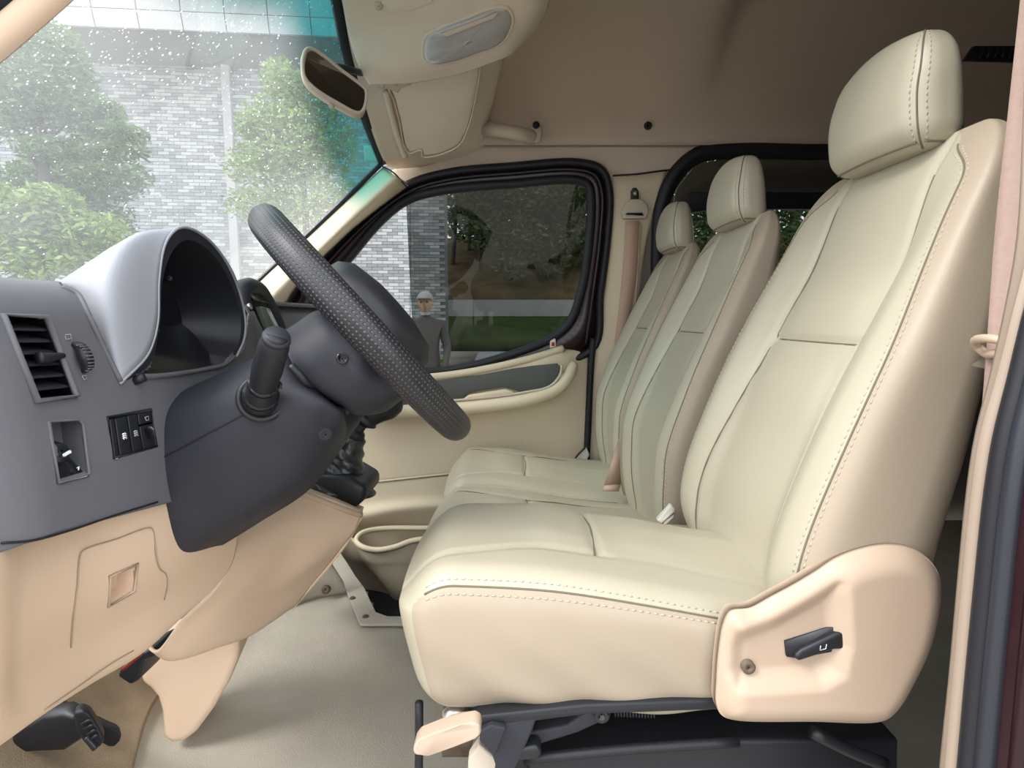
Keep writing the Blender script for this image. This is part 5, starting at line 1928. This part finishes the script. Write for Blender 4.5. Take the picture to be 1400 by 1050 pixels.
# stalk
socket = lcs.at(358, 545, 0.0)
disc_lathe('stalk_socket', socket, (0.45, -1, 0.25), [(0.030, -0.004), (0.031, 0.004), (0.026, 0.007), (0.022, 0.0), (0.001, -0.002)], 'black_plastic', col, 28)
stk = tube('indicator_stalk', [P(356, 548, .735), P(358, 535, .715), P(362, 518, .695), P(368, 495, .67), P(374, 475, .655), P(378, 462, .648), P(379, 459, .647)],
           [0.021, 0.0185, 0.016, 0.0175, 0.0172, 0.0165, 0.012], 'black_plastic', col, 20, n=40)
tube('stalk_ring', [P(356, 542, .728), P(357, 538, .722)], 0.0215, 'black_gloss', stk, 20)
tube('stalk_ring', [P(360, 527, .707), P(361, 523, .702)], 0.0185, 'black_gloss', stk, 20)
tube('stalk_cap', [P(377.6, 463.5, .649), P(379, 459.5, .646)], [0.0158, 0.0145], 'column_grey', stk, 20)

# wheel
wc = P(501, 449, 0.86)
a_top, a_bot = P(377, 313, 0.86), P(631, 589, 0.86)
updir = (a_top - a_bot).normalized()
view = (Vector((0, 0, ZC)) - wc).normalized()
# the rim stands almost edge-on to the door opening
lat = (Vector((0, 1, 0)) - updir * updir.y)
n0 = updir.cross(Vector((0, 1, 0))).normalized()
if n0.x < 0:
    n0 = -n0
YAW = math.radians(10.0)
nrm = (n0 + Vector((0, 1, 0)) * math.tan(YAW)).normalized()
nrm = (nrm - updir * nrm.dot(updir)).normalized()
side = nrm.cross(updir).normalized()
R = (a_top - a_bot).length / 2 - 0.005
sw_ = thing('steering_wheel', 'black steering wheel in a perforated leather cover', 'steering wheel', wc)


def wheel_mat():
    m = bpy.data.materials.new('perforated_leather')
    m.use_nodes = True
    n, l = m.node_tree.nodes, m.node_tree.links
    b = n['Principled BSDF']
    b.inputs['Base Color'].default_value = (0.012, 0.012, 0.015, 1)
    b.inputs['Roughness'].default_value = 0.38
    tc = n.new('ShaderNodeTexCoord')
    mp = n.new('ShaderNodeMapping')
    mp.inputs['Scale'].default_value = (230, 24, 1)
    l.new(tc.outputs['UV'], mp.inputs['Vector'])
    vo = n.new('ShaderNodeTexVoronoi')
    vo.voronoi_dimensions = '2D'
    vo.inputs['Randomness'].default_value = 0.0
    vo.inputs['Scale'].default_value = 1.0
    l.new(mp.outputs['Vector'], vo.inputs['Vector'])
    r = n.new('ShaderNodeMapRange')
    r.inputs['From Min'].default_value = 0.16
    r.inputs['From Max'].default_value = 0.3
    l.new(vo.outputs['Distance'], r.inputs['Value'])
    bp = n.new('ShaderNodeBump')
    bp.inputs['Strength'].default_value = 0.8
    bp.inputs['Distance'].default_value = 0.0012
    l.new(r.outputs['Result'], bp.inputs['Height'])
    l.new(bp.outputs['Normal'], b.inputs['Normal'])
    mx = n.new('ShaderNodeMix')
    mx.data_type = 'RGBA'
    mx.inputs[6].default_value = (0.05, 0.05, 0.056, 1)
    mx.inputs[7].default_value = (0.013, 0.013, 0.016, 1)
    l.new(r.outputs['Result'], mx.inputs[0])
    l.new(mx.outputs[2], b.inputs['Base Color'])
    MAT['perforated_leather'] = m


wheel_mat()
NU, NV = 160, 24
v, uv = [], []
for i in range(NU + 1):
    a = 2 * math.pi * i / NU
    rad = updir * math.cos(a) + side * math.sin(a)
    cpt = wc + rad * R
    for j in range(NV + 1):
        b = 2 * math.pi * j / NV
        rr_ = 0.0225
        v.append(cpt + (rad * math.cos(b) + nrm * math.sin(b)) * rr_)
        uv.append((i / NU, j / NV))
rimo = obj('wheel_rim', v, grid_faces(NU + 1, NV + 1), 'perforated_leather', sw_, uv=uv)
for sg in (1, -1):
    for ang in (62, 118):
        a = math.radians(ang * sg)
        rad = updir * math.cos(a) + side * math.sin(a)
        tube('spoke', [wc + rad * 0.055 + nrm * -0.015, wc + rad * 0.12 - nrm * 0.006, wc + rad * (R - 0.004)], [0.024, 0.017, 0.014], 'black_plastic', sw_, 10, n=12, flat=0.7)
disc_lathe('hub', wc - nrm * 0.07, nrm, [(0.048, 0), (0.052, 0.03), (0.07, 0.05), (0.095, 0.066), (0.10, 0.085), (0.096, 0.105), (0.08, 0.12), (0.04, 0.128), (0.001, 0.13)], 'black_plastic', sw_, 36)

# ================================================================== pedals
pd = thing('clutch_pedal', 'black clutch pedal with ribbed rubber pad below the dashboard', 'pedal', P(110, 1010, .84))
pad = prism('pedal_pad', [P(100, 975, .82), P(112, 970, .82), P(122, 975, .82), P(132, 990, .82), P(143, 1010, .82), P(138, 1022, .82), P(126, 1028, .82), P(114, 1015, .82), P(104, 1000, .82)],
            (-0.02, 0.03, -0.008), 'black_rubber', pd, 0.006, 3)
for k in range(4):
    tube('pad_rib', [P(112 + 4 * k, 990 + 7 * k, .818), P(124 + 3 * k, 983 + 7 * k, .818)], 0.0022, 'rubber_highlight', pad, 6)
prism('pedal_arm', [P(6, 1036, .85), P(15, 1000, .85), P(62, 975, .85), P(85, 972, .84), P(104, 982, .83), P(108, 1014, .83), P(85, 1029, .84), P(40, 1031, .85)], (0, 0.03, 0), 'black_plastic', pd, 0.01, 3)
prism('pad_edge', [P(112, 1012, .815), P(118, 1008, .815), P(132, 1024, .815), P(126, 1030, .815)], (0, 0.02, 0), 'rubber_highlight', pad, 0.003)
pd2 = thing('brake_pedal', 'black brake pedal pad behind the clutch pedal', 'pedal', P(150, 1015, .90))
prism('pedal_pad', [P(130, 992, .89), P(138, 990, .89), P(160, 998, .89), P(167, 1004, .89), P(164, 1014, .89), P(156, 1022, .89), P(148, 1021, .89), P(132, 1012, .89)], (-0.02, 0.025, -0.006), 'black_rubber', pd2, 0.005, 3)
prism('pedal_arm', [P(60, 985, .93), P(75, 965, .93), P(140, 996, .91), P(140, 1010, .91)], (0, 0.02, 0), 'black_plastic', pd2, 0.004)


# ================================================================== driver seat: side panel, lever, underframe
shd = [(1003, 842), (1030, 838), (1060, 822), (1090, 806), (1120, 788), (1150, 768), (1180, 756), (1215, 749), (1250, 752), (1278, 768), (1294, 790), (1298, 815),
       (1294, 850), (1284, 890), (1262, 938), (1240, 975), (1222, 992), (1205, 998), (1120, 997), (1012, 995), (992, 988), (984, 972), (984, 940), (988, 890), (994, 858)]
YS = 0.60


def add_shield():
    # raised plate with a dished lower field, built as a height map over its outline
    out = cr([tuple(P(a, b, YS)) for a, b in shd], 140, True)
    c = out.mean(0)
    field = [(1010, 870), (1060, 850), (1110, 822), (1146, 800), (1148, 835), (1150, 880), (1142, 915), (1120, 928), (1060, 932), (1010, 934), (1003, 920), (1004, 890)]
    fld = [tuple(P(a, b, YS)) for a, b in field]
    fxz = np.array([(p[0], p[2]) for p in fld])
    oxz = np.array([(p[0], p[2]) for p in out])

    def dist(poly, q):
        a = poly
        b = np.roll(poly, -1, 0)
        d = b - a
        t = np.clip(((q[None] - a) * d).sum(1) / ((d * d).sum(1) + 1e-12), 0, 1)
        return np.sqrt((((a + d * t[:, None]) - q[None]) ** 2).sum(1)).min()
    xs = np.linspace(oxz[:, 0].min(), oxz[:, 0].max(), 130)
    zs = np.linspace(oxz[:, 1].min(), oxz[:, 1].max(), 110)
    # radial grid: rings from outline to centre keep a clean edge
    rings = 46
    V = []
    for r in range(rings):
        s = 1 - r / (rings - 1) * 0.985
        for p in oxz:
            q = np.array([c[0], c[2]]) + (p - np.array([c[0], c[2]])) * s
            do = dist(oxz, q)
            inn = inside(fxz, q[0], q[1])
            df = dist(fxz, q) * (1 if inn else -1)
            rise = 0.020 * (1 - (1 - min(1, do / 0.03)) ** 2.2)
            dish = 0.016 * float(sstep(-0.012, 0.014, df))
            V.append((q[0], YS + 0.012 - rise + dish, q[1]))
    n = len(oxz)
    f = grid_faces(rings, n, cv=True)
    f = [q for q in f]
    f.append(tuple((rings - 1) * n + i for i in range(n)))
    # back skirt
    off = len(V)
    for p in oxz:
        V.append((p[0], YS + 0.025, p[1]))
    f += [(off + i, off + (i + 1) % n, (i + 1) % n, i) for i in range(n)]
    return obj('side_panel', V, f, 'beige_plastic', drv)


shield = add_shield()
YF = YS + 0.004
prism('lever_slot', [P(1074, 878, YF), P(1140, 857, YF), P(1149, 852, YF), P(1149, 822, YF), P(1151, 822, YF), P(1154, 888, YF), P(1090, 900, YF), P(1076, 898, YF)], (0, 0.01, 0), 'black_plastic', shield, 0.0)
lev = prism('recline_lever', [P(1086, 898, YF - .006), P(1096, 889, YF - .006), P(1140, 868, YF - .006), P(1154, 864, YF - .006), P(1156, 888, YF - .006), P(1140, 889, YF - .006), P(1092, 905, YF - .006)], (0, 0.012, 0), 'black_plastic', drv, 0.003)
tube('lever_symbol', [P(1122, 883, YF - .0065), P(1121, 889, YF - .0065), P(1129, 887, YF - .0065), P(1130, 881, YF - .0065)], 0.0004, 'white_mark', lev, 5)
disc_lathe('panel_screw', P(1023, 912, YF + .0), (0, -1, 0), [(0.0075, -0.004), (0.0075, 0.002), (0.005, 0.003), (0.001, 0.0015)], 'rust_metal', shield, 16)

# beige height lever under the seat front
hl = [P(566, 1020, .56), P(572, 1012, .56), P(600, 1000, .57), P(630, 992, .58), P(648, 988, .58), P(656, 992, .58), P(658, 1004, .58), P(650, 1012, .575), P(620, 1022, .57), P(585, 1032, .56), P(568, 1034, .56), P(564, 1028, .56)]
prism('height_lever', hl, (0, 0.022, 0.0), 'beige_plastic', drv, 0.006, 4)
tube('front_bar', [P(573, 960, .70), P(573, 1010, .70), P(572, 1090, .70), P(571, 1180, .70)], 0.0055, 'dark_metal', drv, 8, n=8)
disc_lathe('bolt', P(622, 982, .66), (0, -1, 0.1), [(0.017, 0), (0.017, 0.006), (0.012, 0.012), (0.010, 0.012), (0.009, 0.004), (0.001, 0.004)], 'zinc', drv, 20)
prism('bolt_bracket', [P(606, 966, .675), P(640, 966, .675), P(646, 990, .675), P(636, 998, .675), P(606, 996, .675)], (0, 0.02, 0), 'rust_metal', drv, 0.002)
prism('rail_stop', [P(604, 1020, .8), P(648, 1010, .8), P(640, 1036, .8), P(604, 1036, .8)], (0, 0.03, 0), 'rust_metal', drv, 0.002)
UF = 0.63
prism('seat_frame', [P(636, 995, UF), P(650, 980, UF), P(800, 964, UF), P(1005, 956, UF), P(1005, 970, UF), P(800, 978, UF), P(660, 996, UF)], (0, 0.40, 0), 'dark_metal', drv, 0.003)
prism('link_arm', [P(662, 1000, UF), P(690, 985, UF), P(735, 980, UF), P(728, 1000, UF), P(706, 1050, UF), P(695, 1130, UF), P(670, 1130, UF), P(678, 1050, UF)], (0, 0.03, 0), 'column_grey', drv, 0.003)
prism('link_plate', [P(656, 1000, UF - .01), P(672, 992, UF - .01), P(692, 996, UF - .01), P(676, 1036, UF - .01), P(656, 1014, UF - .01)], (0, 0.01, 0), 'column_grey', drv, 0.002)
prism('adjuster_arm', [P(720, 1002, UF + .02), P(775, 992, UF + .02), P(800, 974, UF + .02), P(835, 974, UF + .02), P(836, 982, UF + .02), P(790, 1003, UF + .02), P(722, 1024, UF + .02)], (0, 0.03, 0), 'column_grey', drv, 0.004)
disc_lathe('arm_pivot', P(822, 975, UF + .018), (0, -1, 0), [(0.009, 0), (0.009, 0.006), (0.004, 0.006), (0.003, 0.002), (0.001, 0.002)], 'black_gloss', drv, 16)
ca, cb = P(838, 972, UF + .03), P(895, 974, UF + .03)
hel = []
for i in range(14 * 12 + 1):
    t = i / (14 * 12)
    a = 2 * math.pi * 14 * t
    p = ca.lerp(cb, t)
    hel.append((p.x, p.y + 0.0055 * math.cos(a), p.z + 0.0055 * math.sin(a)))
tube('tension_spring', hel, 0.0013, 'dark_metal', drv, 6)
prism('base_box', [P(720, 1040, UF + .03), P(1010, 1012, UF + .03), P(1230, 1010, UF + .03), P(1225, 1300, UF + .03), P(700, 1300, UF + .03)], (0, 0.36, 0), 'black_plastic', drv, 0.006)
tube('base_rail', [P(716, 1038, UF + .02), P(860, 1024, UF + .02), P(1010, 1014, UF + .02)], 0.006, 'dark_metal', drv, 8, n=10)
prism('rail_cover', [P(708, 1024, UF), P(735, 1020, UF), P(742, 1030, UF), P(735, 1040, UF), P(706, 1042, UF)], (0, 0.03, 0), 'black_plastic', drv, 0.004)
prism('base_skirt', [P(640, 1040, .70), P(655, 1018, .70), P(680, 1040, .70), P(676, 1200, .70), P(636, 1200, .70)], (0, 0.02, 0), 'visor_cloth', drv, 0.003)
tube('rear_link', [P(1110, 1000, UF), P(1160, 1025, UF), P(1210, 1045, UF)], 0.008, 'black_plastic', drv, 8, n=8)
# underframes of the other seats
for o in [q for q in C.objects if q.name.startswith('passenger_seat')]:
    y0 = o.location.y
    prism('base_box', [(-0.05, y0 - 0.2, Z(-0.66)), (0.34, y0 - 0.2, Z(-0.66)), (0.36, y0 - 0.2, 0.0), (-0.05, y0 - 0.2, 0.0)], (0, 0.4, 0), 'black_plastic', o, 0.006)

# ================================================================== overhead: console with lamp, visor, handle, mirror
oc = thing('overhead_console', 'beige overhead console with a grey dome lamp', 'overhead console', P(640, 40, 1.45))
OCR = [
    [(462, -70, 1.30), (468, -20, 1.38), (478, 40, 1.50), (492, 85, 1.56), (505, 112, 1.60)],
    [(530, -80, 1.28), (535, -20, 1.36), (545, 30, 1.46), (560, 85, 1.54), (572, 105, 1.60)],
    [(620, -80, 1.25), (622, -20, 1.33), (625, 30, 1.42), (635, 70, 1.50), (640, 90, 1.56)],
    [(715, -80, 1.25), (722, -30, 1.32), (722, 10, 1.38), (705, 45, 1.46), (690, 70, 1.52)],
    [(740, -80, 1.27), (744, -30, 1.35), (742, 6, 1.42), (722, 40, 1.52), (695, 66, 1.60)]]
ocg = patch_verts([[P(*q) for q in r] for r in OCR], 60, 60)
ocs = Surf(ocg)
ocp = obj('console_shell', ocg.reshape(-1, 3), grid_faces(60, 60), 'visor_cloth', oc)
solid(ocp, 0.03, 0)
LENS = [(577, 62), (581, 45), (600, 34), (640, 18), (672, 6), (690, 6), (698, 18), (694, 38), (680, 56), (650, 68), (615, 80), (590, 83), (579, 76)]
lc = cr([tuple(ocs.at(a, b, 0.0) + Vector((0.004, -0.012, -0.012))) for a, b in LENS], 60, True)
cc = lc.mean(0)
dn = Vector((0.15, -0.55, -0.8)).normalized()
V = []
R_ = 14
for r in range(R_):
    s = math.cos(r / (R_ - 1) * math.pi / 2)
    h = math.sin(r / (R_ - 1) * math.pi / 2) * 0.022
    for p in lc:
        V.append(cc + (p - cc) * max(s, 0.01) + np.array(dn) * h)
lens = obj('lamp_lens', V, grid_faces(R_, 60, cv=True) + [tuple((R_ - 1) * 60 + i for i in range(60))], 'lens_plastic', oc)
tube('lamp_bezel', lc, 0.005, 'visor_cloth', lens, 8, True)
prism('lamp_divider', [Vector(q) for q in (cc + (lc[8] - cc) * 0.9 + np.array(dn) * 0.01, cc + (lc[22] - cc) * 0.95 + np.array(dn) * 0.012, cc + (lc[22] - cc) * 0.8 + np.array(dn) * 0.016, cc + (lc[8] - cc) * 0.7 + np.array(dn) * 0.016)],
      tuple(dn * 0.006), 'lens_inner', lens, 0.001)
rd = [ocs.at(a, b, 0) + Vector((0.003, -0.006, -0.008)) for a, b in ((518, 6), (524, 12), (560, 10), (592, -2), (580, -14), (522, -8))]
rdo = prism('reading_lamp', rd, tuple(dn * 0.008), 'visor_cloth', oc, 0.003)
disc_lathe('lamp_button', ocs.at(519, 4, 0) + Vector((0, -0.012, -0.008)), dn, [(0.010, 0), (0.010, 0.008), (0.006, 0.010), (0.001, 0.010)], 'mirror_shell', rdo, 14)

# sun visor in its well
sv = thing('sun_visor', 'folded beige cloth sun visor above the far side of the windscreen', 'sun visor', P(590, 150, 1.72))
VIS = [(536, 112), (540, 122), (556, 122), (560, 112), (545, 104), (600, 90), (648, 75), (656, 80), (656, 100), (652, 130), (642, 170), (630, 198), (600, 212), (578, 214), (577, 204), (558, 208), (553, 200), (545, 160)]
vpl = [(532, 120), (545, 108), (600, 90), (648, 76), (656, 82), (655, 105), (650, 135), (640, 175), (628, 198), (602, 211), (578, 214), (576, 205), (560, 209), (553, 200), (546, 165), (538, 135)]


def vis_pt(px, py, lift=0.0):
    # the folded visor lies in a plane sloping with the header
    y = 1.60 + (py - 80) * 0.0030
    p = P(px, py, y)
    return p + Vector((0, 0, -lift))


vpn = prism('visor_panel', [vis_pt(a, b, 0.0) for a, b in vpl], (0.004, 0.006, 0.020), 'visor_cloth', sv, 0.008, 3)
tube('visor_piping', cr([tuple(vis_pt(a, b, 0.001)) for a, b in vpl], 90, True), 0.003, 'headliner', vpn, 6, True)
tube('visor_rod', [vis_pt(520, 118), vis_pt(530, 110), vis_pt(545, 116), vis_pt(560, 112)], 0.008, 'mirror_shell', sv, 10, n=14)
prism('rod_clip', [vis_pt(516, 112, 0.004), vis_pt(530, 102, 0.004), vis_pt(538, 110, 0.004), vis_pt(548, 118, 0.004), vis_pt(544, 126, 0.004), vis_pt(530, 120, 0.004), vis_pt(520, 116, 0.004)], (0.0, 0.012, 0.014), 'mirror_shell', sv, 0.004)
tube('visor_edge_roll', [vis_pt(528, 126), vis_pt(536, 160), vis_pt(548, 200), vis_pt(554, 214)], 0.010, 'visor_cloth', sv, 10, n=20)

# roof grab handle
gh = thing('grab_handle', 'beige grab handle on the roof edge above the far door', 'grab handle', P(700, 180, 2.0))
tube('handle_bar', [P(664, 176, 2.06), P(676, 177, 1.99), P(695, 180, 1.97), P(715, 184, 1.98), P(728, 188, 2.02)], [0.024, 0.022, 0.021, 0.022, 0.024], 'mirror_shell', gh, 14, n=40)
prism('handle_foot', [P(722, 176, 2.0), P(730, 166, 2.0), P(738, 168, 2.0), P(742, 180, 2.0), P(740, 194, 2.0), P(732, 197, 2.0), P(726, 192, 2.0)], (0, 0.07, 0.02), 'mirror_shell', gh, 0.008, 3)
disc_lathe('foot_cap', P(733, 171, 1.998), (0, -1, -0.3), [(0.012, 0), (0.010, 0.006), (0.001, 0.007)], 'dark_metal', gh, 16)

# rear view mirror on the screen
rm = thing('rear_view_mirror', 'beige framed rear view mirror hanging at the windscreen top', 'mirror', P(458, 110, 1.33))
MO = [(411, 78), (416, 66), (424, 63), (440, 72), (470, 96), (492, 112), (502, 122), (503, 138), (497, 154), (490, 157), (460, 143), (430, 124), (415, 108), (411, 92)]
MI = [(418, 82), (421, 72), (427, 70), (442, 79), (470, 101), (490, 116), (498, 124), (498, 138), (494, 150), (488, 152), (461, 138), (432, 119), (419, 105), (417, 93)]
def mp_(px, py, o=0.0):
    return P(px, py, 1.33 + (px - 411) * 0.0012 + o)


mo = cr([tuple(mp_(a, b)) for a, b in MO], 70, True)
mi = cr([tuple(mp_(a, b, -0.002)) for a, b in MI], 70, True)
prism('mirror_housing', [Vector(q) for q in mo], (-0.012, 0.035, 0.0), 'mirror_shell', rm, 0.008, 4)
obj('mirror_glass', np.vstack([mi, mi + np.array([0, 0.002, 0])]), [tuple(range(70))] + [(i, (i + 1) % 70, (i + 1) % 70 + 70, i + 70) for i in range(70)], 'mirror', rm, smooth=False)
tube('mirror_frame', (mo + mi) / 2 + np.array([0, -0.001, 0]), 0.004, 'mirror_shell', rm, 8, True)
prism('dip_tab', [mp_(448, 134, .01), mp_(456, 136, .01), mp_(455, 147, .01), mp_(450, 147, .01)], (0, 0.012, 0), 'mirror_shell', rm, 0.002)
tube('mirror_stem', [mp_(452, 100, .03), mp_(462, 92, .08), P(480, 96, 1.5), P(494, 100, 1.6)], 0.008, 'column_grey', rm, 10, n=12)

# ================================================================== belts
material('belt_web', (0.44, 0.305, 0.235), 0.85, 0.2, bump=(900, 0.4, 0.001))
material('belt_web_near', (0.31, 0.215, 0.18), 0.8, 0.25, bump=(900, 0.4, 0.001), var=(160, 0.5, (0.36, 0.27, 0.23)))
fbt = thing('seat_belt', 'brown pink seat belt hanging on the pillar behind the far door', 'seat belt', PW(860, 500, 0.03))
patch('belt_webbing', [[PW(855, 302, .03), PW(852, 360, .03), PW(845, 430, .03), PW(838, 490, .03), PW(834, 540, .03)],
                       [PW(874, 302, .03), PW(871, 360, .03), PW(862, 430, .03), PW(856, 490, .03), PW(852, 540, .03)]], 3, 30, 'belt_web', fbt, 0.003)
tube('belt_fold', [PW(875, 304, .03), PW(873, 350, .03), PW(868, 420, .03), PW(864, 460, .03)], 0.006, 'belt_web', fbt, 8, n=20, flat=0.4)
hd_ = prism('belt_guide', [PW(848, 290, .02), PW(854, 278, .02), PW(862, 273, .02), PW(876, 273, .02), PW(884, 280, .02), PW(886, 290, .02), PW(882, 300, .02), PW(850, 300, .02)], (0, -0.016, 0), 'mirror_shell', fbt, 0.005, 3)
prism('guide_slot', [PW(855, 294, .04), PW(857, 291, .04), PW(878, 291, .04), PW(880, 295, .04)], (0, -0.002, 0), 'black_plastic', hd_)
prism('anchor_slot', [PW(862, 274, .030), PW(862, 262, .030), PW(865, 257, .030), PW(870, 257, .030), PW(873, 262, .030), PW(873, 274, .030)], (0, -0.004, 0), 'black_plastic', fbt, 0.001)
disc_lathe('anchor_bolt', PW(869, 264, .034), (0, -1, 0), [(0.008, 0), (0.008, 0.006), (0.001, 0.006)], 'zinc', fbt, 10)

nb = thing('seat_belt', 'pink beige seat belt webbing beside the driver seat shoulder', 'seat belt', P(1340, 700, .48))
L = [(1412, -420, .66), (1410, -250, .61), (1404, -80, .56), (1394, 20, .55), (1380, 150, .54), (1364, 300, .52), (1352, 450, .50), (1345, 560, .49), (1338, 640, .485), (1330, 740, .48), (1318, 880, .48), (1306, 1010, .48)]
Rr = [(1450, -420, .64), (1452, -250, .59), (1450, -80, .54), (1440, 20, .53), (1426, 150, .52), (1406, 300, .50), (1390, 450, .485), (1376, 560, .475), (1364, 640, .47), (1346, 740, .47), (1328, 880, .472), (1314, 1010, .475)]
patch('belt_webbing', [[P(*q) for q in L], [P(*q) for q in Rr]], 4, 60, 'belt_web_near', nb, 0.003)
gd = [P(1336, 474, .505), P(1333, 467, .50), P(1340, 463, .485), P(1356, 463, .47), P(1376, 466, .46), P(1400, 468, .452)]
tube('belt_ring', gd, 0.0036, 'beige_plastic', nb, 10, n=30)
tube('belt_ring', [P(1336, 474, .505), P(1346, 482, .50), P(1360, 483, .475), P(1380, 478, .465)], 0.0036, 'beige_plastic', nb, 10, n=20)
prism('belt_tongue', [P(1328, 500, .53), P(1348, 489, .51), P(1348, 504, .51)], (0, 0.003, 0), 'zinc', nb, 0.001)

# stalks and straps between the seats
bs = thing('belt_strap', 'pink brown belt strap tucked between middle and outer seat', 'belt strap', P(838, 664, 1.66))
prism('strap_web', [P(846, 600, 1.68), P(849, 662, 1.66), P(826, 664, 1.66)], (0, 0.004, 0), 'belt_web', bs, 0.0)
prism('strap_tail', [P(826, 664, 1.655), P(849, 662, 1.655), P(846, 672, 1.64), P(824, 672, 1.64)], (0, 0.004, 0), 'belt_web', bs, 0.0)
bs2 = thing('belt_buckle', 'white plastic belt buckle stalk between driver and middle seat', 'belt buckle', P(912, 712, 1.14))
prism('buckle_body', [P(898, 712, 1.14), P(918, 690, 1.15), P(924, 696, 1.15), P(922, 708, 1.14), P(910, 719, 1.13)], (0, 0.016, 0), 'white_plastic', bs2, 0.003)
tube('buckle_ridge', [P(904, 715, 1.135), P(920, 700, 1.145)], 0.003, 'visor_cloth', bs2, 6)
bs3 = thing('belt_buckle', 'white belt stalk at the door side of the outer seat', 'belt buckle', P(795, 630, 2.2))
prism('buckle_body', [P(784, 633, 2.2), P(793, 620, 2.2), P(802, 612, 2.2), P(806, 622, 2.2), P(800, 634, 2.2)], (0, 0.012, 0), 'white_plastic', bs3, 0.003)
tube('stalk_edge', [P(783, 633, 2.195), P(790, 622, 2.195), P(800, 612, 2.195)], 0.004, 'black_rubber', bs3, 6, n=10)

# ------------------------------------------------------------------ tidy
for o in bpy.data.objects:
    if '_o' in o:
        del o['_o']
